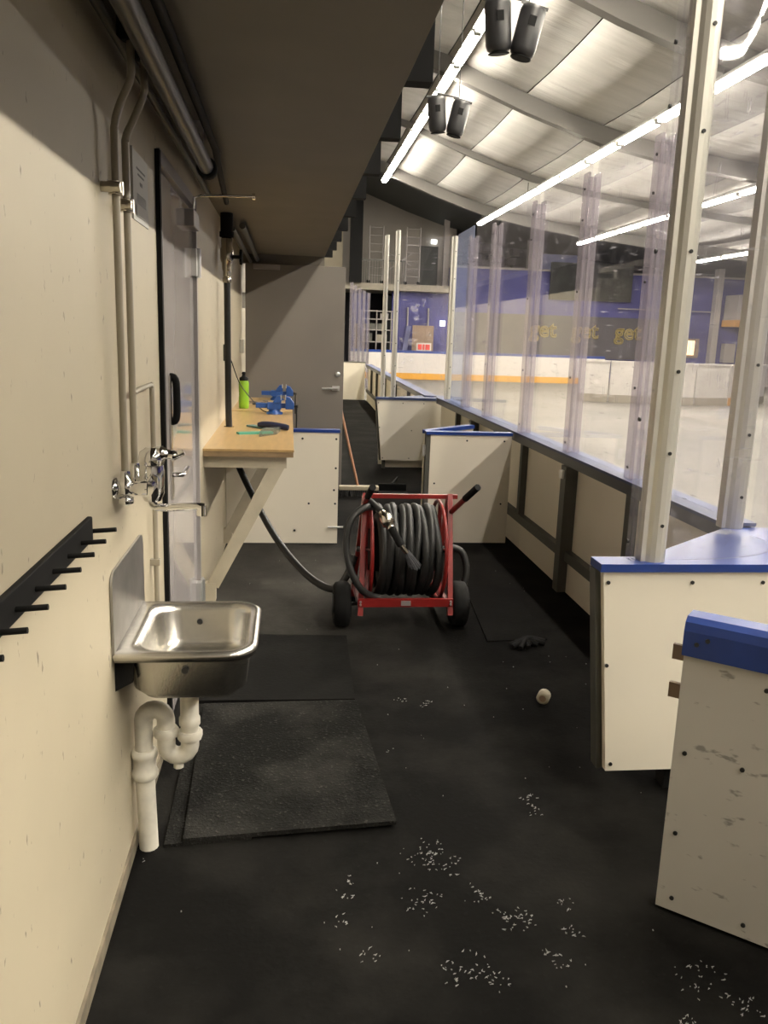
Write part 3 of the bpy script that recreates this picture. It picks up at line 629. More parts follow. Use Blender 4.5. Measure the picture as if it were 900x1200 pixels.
# dark service pipes under the ceiling
e = thing('service_pipe', (-.32, 2, 2.1), 'thick dark pipe under the ceiling with a black end cap', 'pipe')
MB().cyl((-.305, -8, 2.125), (-.318, 3.42, 2.105), .027, 16).build('pipe', mat('dark_pipe_paint', (.035, .032, .028), .35), e)
MB().lathe([(.03, 0), (.038, .005), (.038, .06), (.033, .07), (.02, .072)], (-.318, 3.40, 2.105), (0, 1, 0), 16).build('end_cap', 'black', e)
MB().box(-.335, -.30, 3.10, 3.13, 2.12, SZ).build('hanger_strap', 'hinge', e)
tag(MB().tube([(-.262, -8, 2.165), (-.275, 3.3, 2.15), (-.29, 3.6, 2.15), (-.33, 4.6, 2.15)], .013, 10).build('black_cable', 'black'), 'thick black cable beside the dark pipe under the ceiling', 'cable')
tag(MB().tube([(-.405, -8, 2.16), (-.405, 4.4, 2.16)], .012, 10).build('thin_pipe', 'steel'), 'thin grey pipe in the corner of wall and ceiling', 'pipe')
for x, z, r, l in ((-.30, 2.15, .02, 'outer grey conduit under the ceiling beyond the hose valve'), (-.36, 2.13, .016, 'inner grey conduit under the ceiling beyond the hose valve')):
    tag(MB().tube([(x, 5.55, z), (x, 8.3, z)], r, 10).build('conduit', 'steel'), l, 'pipe', 'conduits beyond the hose valve')

# hose valve and supply hose
hv = thing('hose_valve', (-.395, 5.3, 1.85), 'brass hose valve on a black drop pipe above the workbench', 'valve')
HX, HY = -.385, 5.38
MB().cyl((HX, HY, SZ), (HX, HY, 2.06), .038, 14).lathe([(.044, 0), (.044, .03)], (HX, HY, 2.06), (0, 0, 1), 14).build('drop_pipe', 'black', hv)
MB().lathe([(.025, 0), (.03, .01), (.03, .05), (.036, .055), (.040, .07), (.040, .13), (.034, .14), (.034, .19), (.028, .2)], (HX, HY, 1.86), (0, 0, 1), 14).build('valve_body', 'brass', hv)
MB().lathe([(.023, 0), (.027, .008), (.027, .03), (.02, .035), (.024, .04), (.024, .07)], (HX, HY, 1.79), (0, 0, 1), 12).build('hose_coupling', 'brass', hv)
h = MB(); h.cyl((HX + .03, HY, 1.945), (HX + .085, HY, 1.945), .011, 10)
for k in range(4): a = k * math.pi / 4; h.bar((HX + .085, HY - .045 * math.cos(a), 1.945 - .045 * math.sin(a)), (HX + .085, HY + .045 * math.cos(a), 1.945 + .045 * math.sin(a)), .018, .016, (1, 0, 0))
h.build('hand_wheel', 'black', hv)
hp = smooth_path([(HX, HY, 1.80), (HX + .002, HY, 1.4), (HX + .006, HY + .0, .92), (HX + .03, 5.36, .75), (-.24, 5.18, .53), (-.07, 4.85, .30), (.10, 4.52, .175), (.24, 4.30, .15), (.31, 4.27, .22), (.36, 4.29, .34)], 8)
tag(MB().tube(hp, .0205, 12).build('supply_hose', 'hose'), 'black rubber hose dropping through the bench and curving to the reel', 'hose')

# workbenches on raking brackets
def bench(y0, y1, label, hole=None):
    e = thing('workbench', (XW, (y0 + y1) / 2, .55), label, 'workbench', 'wall workbenches')
    x1, zt = .03, .90
    b = MB()
    if hole:
        hx, hy, hr = hole
        b.box(XW, x1, y0, hy - hr, zt - .012, zt); b.box(XW, x1, hy + hr, y1, zt - .012, zt); b.box(XW, hx - hr, hy - hr, hy + hr, zt - .012, zt); b.box(hx + hr, x1, hy - hr, hy + hr, zt - .012, zt)
    else: b.box(XW, x1, y0, y1, zt - .012, zt)
    b.build('worktop', 'ply', e)
    c = MB()
    if hole:
        c.box(XW, x1 - .003, y0 + .003, hy - hr, zt - .04, zt - .012); c.box(XW, x1 - .003, hy + hr, y1 - .003, zt - .04, zt - .012); c.box(hx + hr, x1 - .003, hy - hr, hy + hr, zt - .04, zt - .012)
    else: c.box(XW, x1 - .003, y0 + .003, y1 - .003, zt - .04, zt - .012)
    c.build('worktop_core', 'plyedge', e)
    ya = y0 + .05
    for y in (ya, (y0 + y1) / 2 + .25, y1 - .1):
        MB().box(XW, -.008, y, y + .04, zt - .105, zt - .04).build('cross_rail', 'timber', e)
        MB().box(XW, XW + .055, y - .005, y + .05, .06, .16).build('foot_block', 'timber', e)
        q = [(XW + .012, y - .002, .16), (XW + .07, y - .002, .13), (-.02, y - .002, zt - .105), (-.105, y - .002, zt - .105)]
        MB().prism(q, (0, .045, 0)).build('raking_strut', 'timber', e)
    MB().box(-.055, -.028, ya + .04, y1 - .1, zt - .105, zt - .04).build('front_rail', 'timber', e)
    MB().box(XW, XW + .028, ya + .04, y1 - .1, zt - .105, zt - .04).build('wall_rail', 'timber', e)
    return e
bench(4.33, 6.46, 'nearer wall workbench with plywood top pierced by the black hose', (HX + .006, HY, .032))
bench(6.50, 7.86, 'farther wall workbench with plywood top carrying the green bottle')

# things on the benches
def vice(loc, label):
    x, y, z = loc
    e = thing('bench_vice', loc, label, 'vice', 'blue bench vices')
    MB().lathe([(.062, 0), (.062, .014), (.045, .02), (.042, .038)], (x - .03, y, z), (0, 0, 1), 16).build('swivel_base', 'viceblue', e)
    MB().box(x - .085, x + .02, y - .042, y + .042, z + .036, z + .085).prism([(x - .045, y - .05, z + .085), (x + .02, y - .05, z + .085), (x + .02, y - .05, z + .135), (x - .01, y - .05, z + .135)], (0, .1, 0)).build('fixed_body', 'viceblue', e, bevel=.004)
    MB().box(x - .17, x - .085, y - .024, y + .024, z + .044, z + .080).build('slide_bar', 'viceblue', e, bevel=.003)
    MB().prism([(x + .05, y - .05, z + .04), (x + .115, y - .05, z + .04), (x + .115, y - .05, z + .085), (x + .085, y - .05, z + .125), (x + .05, y - .05, z + .135)], (0, .1, 0)).box(x + .02, x + .05, y - .02, y + .02, z + .045, z + .08).build('moving_jaw', 'viceblue', e, bevel=.004)
    MB().box(x + .014, x + .022, y - .05, y + .05, z + .11, z + .14).box(x + .048, x + .056, y - .05, y + .05, z + .11, z + .14).build('jaw_plates', 'hinge', e)
    MB().cyl((x + .115, y, z + .06), (x + .145, y, z + .06), .012, 10).build('screw', 'darksteel', e)
    MB().cyl((x + .135, y - .02, z + .07), (x + .135, y - .005, z - .12), .006, 8).build('tommy_bar', 'darksteel', e)
vice((-.075, 6.30, .90), 'blue bench vice at the end of the nearer workbench')
vice((-.075, 7.62, .90), 'blue bench vice on the farther workbench by the grey door')
bt = thing('drink_bottle', (-.355, 6.72, .90), 'lime green drink bottle with black spout standing on the farther bench', 'bottle')
MB().lathe([(.036, 0), (.040, .006), (.040, .09), (.037, .10), (.040, .11), (.037, .12), (.040, .13), (.040, .20), (.034, .218)], (-.355, 6.72, .90), (0, 0, 1), 18).build('body', 'green', bt)
MB().lathe([(.035, 0), (.035, .022), (.016, .032), (.013, .05), (.016, .055), (.012, .068)], (-.355, 6.72, 1.118), (0, 0, 1), 14).build('lid', 'black', bt)
k_ = thing('utility_tool', (-.11, 5.30, .9), 'dark navy hand tool with pale blade edge lying on the nearer bench', 'tool')
MB().tube(smooth_path([(-.19, 5.30, .925), (-.13, 5.27, .93), (-.06, 5.24, .925), (.0, 5.22, .918)], 4), [.014, .018, .02, .02, .02, .02, .021, .021, .021, .02, .02, .019, .016], 10).build('grip', 'navy', k_)
MB().bar((-.19, 5.34, .915), (-.03, 5.30, .915), .03, .02).build('blade_holder', 'paper', k_)
tp = thing('tape_dispenser', (-.2, 5.0, .9), 'teal plastic strip and clear wedge lying at the middle of the nearer bench', 'tool')
MB().bar((-.30, 4.98, .906), (-.10, 5.06, .906), .05, .012).build('strip', 'teal', tp)
MB().prism([(-.17, 4.86, .9), (-.07, 5.0, .9), (-.05, 5.16, .9), (-.15, 5.08, .9)], (0, 0, .03)).build('wedge', clear('clear_plastic', (.8, .82, .8), haze=.25, haze_col=(.5, .55, .5)), tp)
tag(MB().bar((-.25, 5.42, .903), (-.16, 5.30, .903), .05, .015).build('glove_scrap', mat('grey_teal_cloth', (.13, .26, .24), .8)), 'crumpled grey teal scrap on the bench behind the teal strip', 'cloth')
sp_ = thing('spanner', (-.26, 7.2, .9), 'steel spanner and sockets lying on the farther bench before its vice', 'tool')
MB().bar((-.33, 7.18, .91), (-.20, 7.26, .91), .025, .015).build('shank', 'stainless', sp_)
for xx in (-.33, -.2): MB().lathe([(.026, 0), (.026, .02)], (xx, 7.18 if xx < -.3 else 7.26, .9), (0, 0, 1), 8).build('jaw', 'stainless', sp_)
tag(MB().bar((-.30, 7.05, .908), (-.12, 7.12, .908), .02, .014).build('dark_file', 'darksteel'), 'dark flat file lying beside the spanner on the farther bench', 'tool')
tag(MB().tube(smooth_path([(XW + .01, 6.3, 1.30), (-.36, 6.4, 1.10), (-.22, 6.35, .94), (-.16, 6.30, .91)], 6), .004, 6).build('vice_cord', 'hose'), 'thin cord hanging from the wall to the nearer vice', 'cord')
ol = thing('wall_socket', (XW, 8.0, 1.37), 'small white socket on the cream wall near the open grey door', 'socket')
MB().box(XW, XW + .04, 7.62, 7.72, 1.31, 1.43).build('plate', 'paper', ol, bevel=.006); MB().lathe([(.02, 0), (.02, .004)], (XW + .04, 7.67, 1.37), (1, 0, 0), 12).build('outlet', 'pvc', ol)
tag(MB().box(XW, XW + .012, 5.75, 5.79, 1.30, 1.41).build('wall_clip', 'darksteel', bevel=.003), 'small dark clip on the cream wall above the bench end', 'clip')

# white end board behind the bench
wb = thing('cross_board', (-.03, 5.88, 0), 'white plastic cross board with blue cap below the nearer bench', 'board')
MB().box(XW + .005, .034, 5.88, 5.905, .005, .785).box(.034, .36, 5.88, 5.905, .005, .815).build('panel', 'board', wb)
MB().box(XW + .032, .034, 5.905, 5.95, .005, .785).box(.034, .362, 5.905, 5.95, .005, .815).build('back_frame', 'steel', wb)
MB().box(.035, .366, 5.874, 5.955, .815, .835).build('cap', 'blue', wb)
b = MB()
for x, z in ((.10, .77), (.34, .77), (.34, .56), (.34, .30), (.05, .10), (.33, .40), (.15, .3)): b.cyl((x, 5.881, z), (x, 5.876, z), .008, 8)
b.build('screws', 'darksteel', wb, kind='stuff')
MB().cyl((.29, 5.86, .13), (.40, 5.86, .13), .007, 8).build('latch_bolt', 'hinge', wb)

# door_2: the warm grey door standing open across the corridor
d2 = thing('door_2', (0, 7.95, 0), 'warm grey steel door standing open across the corridor behind the benches', 'door'); d2['kind'] = 'structure'
MB().box(-.405, .515, 7.95, 7.995, .03, 2.11).build('door_leaf', 'door2', d2, bevel=.003)
MB().box(-.33, -.09, 7.90, 7.95, 2.06, 2.105).build('closer', 'frame', d2, bevel=.004)
MB().lathe([(.024, 0), (.024, .012), (.012, .014)], (.46, 7.95, 1.13), (0, -1, 0), 14).build('lock_rose', 'hinge', d2)
MB().box(.41, .48, 7.94, 7.95, .975, 1.02).build('handle_plate', 'hinge', d2)
MB().cyl((.46, 7.95, 1.0), (.46, 7.90, 1.0), .010, 10).tube([(.46, 7.90, 1.0), (.31, 7.90, .995)], .010, 10).build('lever_handle', 'hinge', d2)
for z in (1.78, 1.0, .25): MB().box(-.432, -.405, 7.935, 7.955, z - .07, z + .07).build('hinge', 'hinge', d2)
# broom and dustpan beyond
br = thing('broom', (.6, 7.75, 0), 'long handled broom leaning behind the edge of the open grey door', 'broom')
MB().tube([(.665, 7.74, .08), (.52, 8.02, .72), (.42, 8.21, 1.2)], .013, 10).build('handle', 'wood', br)
MB().box(.48, .86, 7.70, 7.77, .055, .10).build('head', 'straw', br, bevel=.01)
b = MB()
for k in range(60): x = .49 + .36 * (k % 20) / 19; y = 7.71 + .05 * (k // 20) / 2; b.bar((x, y, .06), (x + random.uniform(-.01, .01), y - .01, .0), .012, .012)
b.build('bristles', 'bristle', br, kind='stuff')
dp = thing('dustpan', (.95, 7.8, 0), 'black dustpan lying on the floor beside the broom head', 'dustpan')
MB().prism([(.88, 7.72, .0), (1.16, 7.72, .0), (1.16, 7.72, .012), (.88, 7.72, .012)], (0, .26, 0)).box(.88, 1.16, 7.96, 7.98, 0, .08).build('pan', 'black', dp)
MB().cyl((1.02, 7.99, .07), (1.10, 8.2, .10), .014, 8).build('grip', 'black', dp)

struct(MB().box(XW, .32, 8.02, 8.10, 2.115, 2.2).build('trim_7', 'soffit'))  # added strip that blocks the bright gap above the open door
# ------------------------------------------------------------------ hose reel cart
R = thing('hose_reel_cart', (.6, 4.3, 0), 'red wheeled hose reel cart wound with black hose', 'hose reel')
AX = Vector((0, 4.32, .37)); FR = .265
xl, xr = .43, .815
for xx in (xl, xr):
    ring = [Vector((xx, AX.y + FR * math.cos(2 * math.pi * k / 28), AX.z + FR * math.sin(2 * math.pi * k / 28))) for k in range(28)]
    f = MB().tube(ring, .0105, 8, closed=True).build('flange', 'red', R)
    for k in range(5):
        a = 2 * math.pi * k / 5 + .4; MB().bar((xx, AX.y, AX.z), (xx, AX.y + FR * math.cos(a), AX.z + FR * math.sin(a)), .008, .022, (1, 0, 0)).build('spoke', 'red', f)
MB().cyl((xl, AX.y, AX.z), (xr, AX.y, AX.z), .12, 20).build('drum', 'black', R)
MB().cyl((xl - .06, AX.y, AX.z), (xr + .06, AX.y, AX.z), .016, 10).build('axle', 'darksteel', R)
# wound hose: an inner and an outer layer
tu = [];  NT = 9; per = 22
for k in range(NT * per + 1):
    t = k / per; a = 2 * math.pi * t + math.pi / 2
    w = 0.008 * math.sin(3.1 * t + 1.7 * math.sin(a))
    x = xl + .032 + (xr - xl - .064) * t / NT + w + .006 * math.sin(a * 2 + t)
    r = .230 + .005 * math.sin(a * 1.3 + t * 2)
    tu.append((x, AX.y - r * math.cos(a), AX.z + r * math.sin(a)))
MB().tube(tu, .0218, 10).build('wound_hose', 'hosegrey', R)
tu = []
for k in range(8 * 20 + 1):
    t = k / 20; a = 2 * math.pi * t
    tu.append((xl + .05 + (xr - xl - .1) * t / 8, AX.y + .178 * math.cos(a), AX.z + .178 * math.sin(a)))
MB().tube(tu, .022, 8).build('wound_hose', 'hosegrey', R)
# frame: front uprights leaning back, rear uprights, bars
for xa_, xb_ in ((.375, .405), (.845, .858)):
    MB().bar((xa_, 4.045, .085), (xb_, 4.27, .685), .026, .030, (0, 1, 0)).build('front_upright', 'red', R)
    MB().bar((xa_, 4.56, .02), (xb_, 4.30, .66), .026, .026, (0, 1, 0)).build('rear_upright', 'red', R)
    MB().bar((xa_ + .004, 4.06, .13), (xa_ + .004, 4.55, .10), .022, .026).build('side_bar', 'red', R)
    MB().box(xa_ - .014, xa_ + .014, 4.53, 4.60, 0, .03).build('rubber_foot', 'black', R)
fb_ = MB().bar((.362, 4.05, .155), (.858, 4.05, .155), .02, .042).build('front_bar', 'red', R)
MB().box(.585, .635, 4.036, 4.041, .142, .168).build('maker_plate', 'hinge', fb_)
b = MB()
for x in (.375, .845):
    for z in (.148, .163): b.cyl((x, 4.04, z), (x, 4.031, z), .006, 8)
b.build('bolts', 'hinge', R, kind='stuff')
MB().bar((.40, 4.275, .672), (.90, 4.275, .672), .022, .022).build('top_bar', 'red', R)
MB().bar((.37, 4.55, .10), (.85, 4.55, .10), .022, .022).build('rear_bar', 'red', R)
for (a, c, g) in (((.402, 4.26, .63), (.408, 4.16, .69), (.418, 4.02, .765)), ((.858, 4.24, .59), (.905, 4.10, .695), (.945, 4.00, .775))):
    hb = MB().tube([a, c], .014, 10).build('handle_bar', 'red', R)
    MB().tube([c, g], .0175, 10).build('grip', 'black', hb)
for xw in (.285, .905):
    w = MB().lathe([(.055, -.042), (.098, -.044), (.115, -.034), (.12, -.012), (.12, .012), (.115, .034), (.098, .044), (.055, .042)], (xw, 4.14, .12), (1, 0, 0), 28).build('wheel', 'tyre', R)
    MB().lathe([(.05, -.046), (.05, .046)], (xw, 4.14, .12), (1, 0, 0), 16).build('hub', 'darksteel', w)
MB().cyl((.285, 4.14, .12), (.905, 4.14, .12), .011, 8).build('wheel_axle', 'darksteel', R)
# loose loop at the near side and swivel stub at the other
lp = smooth_path([(.46, 4.33, .612), (.44, 4.22, .625), (.38, 4.12, .635), (.315, 4.07, .58), (.295, 4.05, .46), (.318, 4.03, .34), (.37, 4.03, .24), (.43, 4.075, .185), (.475, 4.10, .165)], 7)
MB().tube(lp, .0185, 12).build('loose_hose_loop', 'hosegrey', R)
st = smooth_path([(.845, 4.32, .37), (.90, 4.32, .378), (.95, 4.31, .355), (.975, 4.29, .27), (.955, 4.27, .18), (.89, 4.25, .12), (.84, 4.26, .10)], 7)
MB().tube(st, .019, 12).build('inlet_hose', 'hosegrey', R)
MB().lathe([(.024, 0), (.028, .008), (.028, .03), (.022, .034)], (.862, 4.32, .37), (1, 0, 0), 12).build('swivel_coupling', 'brass', R)
# nozzle hanging over the front of the coils
n0 = [Vector((.425, 4.22, .655)), Vector((.475, 4.10, .625)), Vector((.52, 4.045, .555)), Vector((.572, 4.03, .465)), Vector((.612, 4.03, .415)), Vector((.638, 4.03, .375))]
MB().tube(smooth_path([(.44, 4.34, .612), n0[0], n0[1]], 6), .0165, 12).build('nozzle_hose', 'hosegrey', R)
dv = (n0[2] - n0[1])
MB().tube([n0[1], n0[1] + dv * .25, n0[1] + dv * .26, n0[1] + dv * .8, n0[1] + dv * .82, n0[2] + dv * .05], [.018, .02, .030, .034, .025, .022], 14).build('quick_coupling', 'brass', R)
MB().tube([n0[2], n0[3]], .0205, 12).build('nozzle_grip', 'black', R)
MB().tube([n0[3], n0[3] + (n0[4] - n0[3]) * .8], [.014, .013], 12).build('nozzle_ferrule', 'brass', R)
b = MB(); d5 = (n0[5] - n0[4]).normalized()
for k in range(26):
    a = 2.4 * k; q = .004 + .010 * math.sqrt(k / 26); o1 = Vector((math.cos(a) * q, math.sin(a) * q * .5, math.sin(a) * q * .6)); b.tube([n0[4] - d5 * .02 + o1, n0[5] + d5 * .022 + o1 * 2.4], [.004, .0025], 5)
b.build('brush_bristles', mat('grey_bristle', (.09, .09, .10), .6), R, kind='stuff')

# ------------------------------------------------------------------ floor mats and small things on the floor
def mat_slab(poly, z0, th, name, m, label):
    o = MB().prism([(x, y, z0) for x, y in poly], (0, 0, th)).build(name, m); return tag(o, label, 'mat')
mat_slab([(-.355, 2.24), (-.10, 2.265), (-.10, 3.16), (-.37, 3.20)], 0.0, .010, 'rubber_mat', 'mat', 'lower rough rubber mat showing at the wall side under the top mat')
mat_slab([(-.30, 2.245), (.345, 2.30), (.29, 3.18), (-.33, 3.17)], .010, .014, 'rubber_mat', 'mat', 'thick rough rubber mat lying uppermost under the sink')
mat_slab([(-.37, 3.215), (.285, 3.205), (.30, 3.95), (-.36, 3.99)], 0.0, .016, 'rubber_mat', 'mat2', 'smooth black rubber mat between the sink and the hose reel')
mat_slab([(1.01, 3.88), (1.33, 3.90), (1.385, 4.78), (1.085, 4.79)], 0.0, .007, 'rubber_mat', 'mat2', 'thin black rubber mat on the floor between reel and boards')
b = MB()
for k in range(7): a = k * .9; b.tube(smooth_path([(1.16 + .05 * math.cos(a), 3.80 + .04 * math.sin(a), .012), (1.20, 3.82, .03 + .006 * (k % 3)), (1.25 + .05 * math.cos(a + 2), 3.85 + .04 * math.sin(a + 2), .01)], 4), .014, 6)
tag(b.build('crumpled_rag', 'black'), 'crumpled black rag on the floor beside the thin rubber mat', 'rag')
tc_ = tag(MB().lathe([(.016, -.02), (.027, -.02), (.027, .02), (.016, .02)], (1.085, 3.17, .027), (.5, .85, .1), 16).build('tape_core', 'cork'), 'small pale tape core lying on the black floor', 'tape core')
MB().lathe([(.015, 0), (.015, .042)], (1.085 - .0106, 3.17 - .018, .0248), (.5, .85, .1), 12).build('core_hole', 'brown', tc_)
CL = [(0.42, 2.16, 16), (0.46, 2.12, 14), (0.37, 1.96, 14), (0.53, 1.98, 8), (0.16, 1.99, 4), (0.14, 1.89, 4), (0.21, 1.76, 4), (0.18, 2.06, 3), (0.44, 1.70, 14), (0.60, 1.87, 10), (0.67, 1.73, 9), (0.62, 1.86, 8),
      (1.01, 1.62, 14), (1.08, 1.54, 8), (0.81, 2.44, 5), (0.81, 2.37, 5), (0.58, 3.18, 6), (0.48, 3.22, 4), (0.38, 2.79, 2), (0.75, 1.81, 5), (0.76, 1.91, 5), (0.50, 1.66, 8), (-0.40, 2.18, 1), (.9, 1.5, 6)]
b = MB()
for cx, cy, n in CL:
    for k in range(n * 2):
        a = random.random() * 6.283; q = random.random() ** .6 * (.012 + .0042 * n); x, y = cx + q * math.cos(a), cy + q * math.sin(a)
        for j in range(random.choice((1, 1, 2, 3, 4))):          # a flake is a few crossed slivers
            s_ = random.uniform(.0015, .008); rot = random.random() * 6.28; ww = random.uniform(.0006, .0018)
            b.prism([(x + ww * math.sin(rot), y - ww * math.cos(rot), 0), (x + s_ * math.cos(rot) + .3 * s_ * math.sin(rot), y + s_ * math.sin(rot), 0), (x - ww * math.sin(rot), y + ww * math.cos(rot), 0)], (0, 0, .0015))
for k in range(120):
    x, y = random.uniform(-.3, 1.5), random.uniform(1.5, 5.6)
    if x < .36 and 2.2 < y < 4.05 or .2 < x < 1.4 and 3.8 < y < 4.85: continue
    s_ = random.uniform(.001, .0028); b.box(x, x + s_, y, y + s_ * 1.5, 0, s_)
o = b.build('ice_shavings', 'iceflake', kind='stuff'); tag(o, 'white flakes of scraped ice scattered over the black floor', 'ice')

# ------------------------------------------------------------------ rink boards along the corridor
def dasher(y0, y1, ups, main, label, x0=1.67, x1=1.67, name='rink_board_wall', rail_z=.20):
    e = thing(name, (x0, (y0 + y1) / 2, 0), label, 'boards')
    X = lambda y: x0 + (x1 - x0) * (y - y0) / (y1 - y0)
    def run(a, c, xo, xi, z0, z1, nm, m, **kw):
        return MB().hexa([(X(a) + xo, a, z0), (X(a) + xi, a, z0), (X(c) + xi, c, z0), (X(c) + xo, c, z0), (X(a) + xo, a, z1), (X(a) + xi, a, z1), (X(c) + xi, c, z1), (X(c) + xo, c, z1)]).build(nm, m, e, **kw)
    ys = [y0] + list(ups) + [y1]
    for a, c in zip(ys, ys[1:]):
        run(a + .003, c - .003, .045, .06, rail_z + .03, .79, 'white_panel', 'board'); run(a + .003, c - .003, .025, .06, .0, rail_z + .03, 'kick_panel', 'board')
    for u in ups:
        if u in main: run(u - .045, u + .045, -.03, .045, 0, .775, 'main_upright', 'steel')
        else: run(u - .028, u + .028, 0, .045, rail_z + .06, .775, 'upright', 'steel')
    run(y0, y1, 0, .045, rail_z, rail_z + .06, 'mid_rail', 'steel')
    run(y0, y1, -.012, .05, .775, .828, 'cap_edge', 'capsteel')
    run(y0, y1, -.015, .125, .828, .842, 'cap', 'bluegrey')
    run(y0, y1, .105, .12, 0, .828, 'ice_side_panel', 'farwhite')
    for u in main:
        MB().box(X(u) - .045, X(u) - .03, u - .02, u + .03, .70, .75).build('latch_plate', 'hinge', e)
    return e
dasher(2.93, 9.28, [3.85, 4.75, 5.78, 6.6, 7.4, 8.2], [4.75, 7.4], 'white rink board wall with grey steel frame along the corridor beside the reel')
dasher(9.55, 19.6, [11.4, 13.2, 15, 16.8, 18.2], [13.2], 'farther rink board wall running on beyond the second bench end', 1.58, 1.80)
dasher(-8.5, 0.9, [-7, -5.5, -4, -2.5, -1, 0.2], [-2.5], 'unseen rink board wall behind the nearest gateway, added for its shadow')  # out of view; boards carried on here to cast their shadow
ce = thing('corner_board', (1.4, 19.7, 0), 'white cross board closing the corridor at its far end', 'board')
MB().box(.55, 1.78, 19.7, 19.74, 0, .87).build('panel', 'board', ce); MB().box(.55, 1.79, 19.69, 19.78, .87, .89).build('cap', 'steel', ce)

# bench-end boards: white trapezoid front, blue shelf, two aluminium posts, bent glass between
def bench_end(dy, label, cap, under):
    y = 2.42 + dy
    e = thing('bench_end_board', (1.4, y, 0), label, 'board')
    MB().prism([(1.06, y, .105), (1.86, y, .105), (1.86, y, .795), (.992, y, .795)], (0, .028, 0)).build('front_panel', 'board', e)
    MB().bar((1.055, y + .055, .10), (.99, y + .055, .795), .05, .03, (1, 0, 0)).build('edge_post', 'steel', e)
    MB().box(1.07, 1.86, y + .03, y + .08, .11, .16).build('bottom_rail', 'steel', e)
    MB().prism([(.978, y - .012, .797), (1.87, y - .012, .797), (1.87, y + .50, .797), (1.79, y + .52, .797), (1.655, y + .50, .797), (1.16, y + .082, .797), (.978, y + .082, .797)], (0, 0, .026)).build('shelf', cap, e)
    b = MB()
    for x, z in ((1.01, .76), (1.29, .76), (1.53, .76), (1.03, .48), (1.075, .13), (1.38, .13), (1.4, .45)): b.cyl((x, y + .001, z), (x, y - .004, z), .0065, 8)
    b.build('screws', 'darksteel', e, kind='stuff')
    if under:
        MB().box(1.10, 1.60, y + .10, y + .12, .01, .14).build('lower_panel', 'board', e); MB().box(1.08, 1.115, y + .06, y + .12, 0, .14).build('foot', 'steel', e); MB().box(1.57, 1.62, y + .06, y + .12, 0, .14).build('foot', 'steel', e)
    else:
        MB().box(1.30, 1.36, y + .06, y + .12, 0, .11).build('foot', 'black', e)
    return e
bench_end(0, 'white bench end board with blue shelf and tall aluminium post nearest the viewer', 'blue', False)
bench_end(6.95, 'farther white bench end board with blue shelf beyond the open gate', 'bluegrey', True)
def alu_post(x, y, z0, z1, label, r=.036, grp='aluminium glass posts'):
    e = thing('aluminium_post', (x, y, z0), label, 'post', grp)
    prof = [(x + r * math.cos(a), y + .8 * r * math.sin(a), z0) for a in [2 * math.pi * k / 14 for k in range(14)]]
    o = MB().prism(prof, (0, 0, z1 - z0)).build('extrusion', 'alu', e)
    MB().box(x - r - .012, x - r + .004, y - .012, y + .03, z0, z1 - .01).build('edge_lip', 'alu', e)
    n = 0
    for z in (.12, .35, .60, .95, 1.28, 1.56): MB().cyl((x + .004, y - .8 * r + .002, z0 + z), (x + .004, y - .8 * r - .003, z0 + z), .006, 8).build('rivet', 'darksteel', e)
    return e
alu_post(1.168, 2.455, .823, 2.62, 'tall bright aluminium post on the blue shelf corner nearest the viewer')
alu_post(1.655, 2.855, .842, 2.62, 'aluminium post where the nearest blue shelf meets the long board wall', .038)
alu_post(1.19, 9.46, .823, 2.64, 'thin pale aluminium post on the shelf of the farther bench end', .022)
alu_post(1.745, 9.05, .842, 2.56, 'aluminium post where the farther bench end meets the long board wall', .028)
alu_post(1.10, 9.75, .842 - .842, 2.62, 'dim aluminium post just behind the thin pale one of the farther bench end', .02)
def sheet(path, z0, z1, th, name, m, label, grp):
    P = [Vector((x, y, 0)) for x, y in path]; b = MB(); rows = []
    for i, p in enumerate(P):
        t = (P[min(i + 1, len(P) - 1)] - P[max(i - 1, 0)]).normalized(); n = Vector((-t.y, t.x, 0)) * th / 2
        rows.append([b.bm.verts.new((p + q + Vector((0, 0, z)))) for q, z in ((-n, z0), (n, z0), (n, z1), (-n, z1))])
    for A, B in zip(rows, rows[1:]):
        for k in range(4):
            f = b.bm.faces.new((A[k], A[(k + 1) % 4], B[(k + 1) % 4], B[k])); f.smooth = k in (1, 3) and len(P) > 2
    b.bm.faces.new(rows[0][::-1]); b.bm.faces.new(rows[-1])
    return tag(b.build(name, m), label, 'pane', grp)
bend = [(v.x, v.y) for v in smooth_path([(1.212, 2.455, 0), (1.38, 2.465, 0), (1.54, 2.51, 0), (1.65, 2.59, 0), (1.70, 2.69, 0), (1.695, 2.80, 0)], 5)]
sheet(bend, .826, 2.6, .010, 'bent_glass_pane', 'bend', 'bent clear pane curving between the two nearest aluminium posts', 'bent glass panes')
bend2 = [(v.x, v.y) for v in smooth_path([(1.232, 9.47, 0), (1.5, 9.46, 0), (1.64, 9.34, 0), (1.715, 9.12, 0)], 4)]
sheet(bend2, .826, 2.58, .010, 'glass_pane', 'pane', 'clear pane between the two aluminium posts of the farther bench end', 'cross panes')
def clear_post(x, y, z0, z1, label, w=.055, d=.085, grp='clear channel posts'):
    e = thing('clear_post', (x, y, z0), label, 'post', grp)
    am = 'bend' if w < .02 else 'acrylic'
    MB().box(x - w / 2 - .012, x - w / 2 + .004, y - d / 2, y + d / 2, z0, z1).build('inner_channel', am, e, bevel=.004)
    MB().box(x + w / 2 - .004, x + w / 2 + .012, y - d / 2, y + d / 2, z0, z1).build('outer_channel', am, e, bevel=.004)
    MB().box(x - w / 2 + .004, x + w / 2 - .004, y - .008, y + .008, z0, z1 - .02).build('web', am, e)
    for z in (.06, .45, .95, 1.35, 1.52):
        MB().cyl((x - w / 2 - .016, y, z0 + z), (x - w / 2 - .010, y, z0 + z), .007, 8).build('bolt', 'darksteel', e)
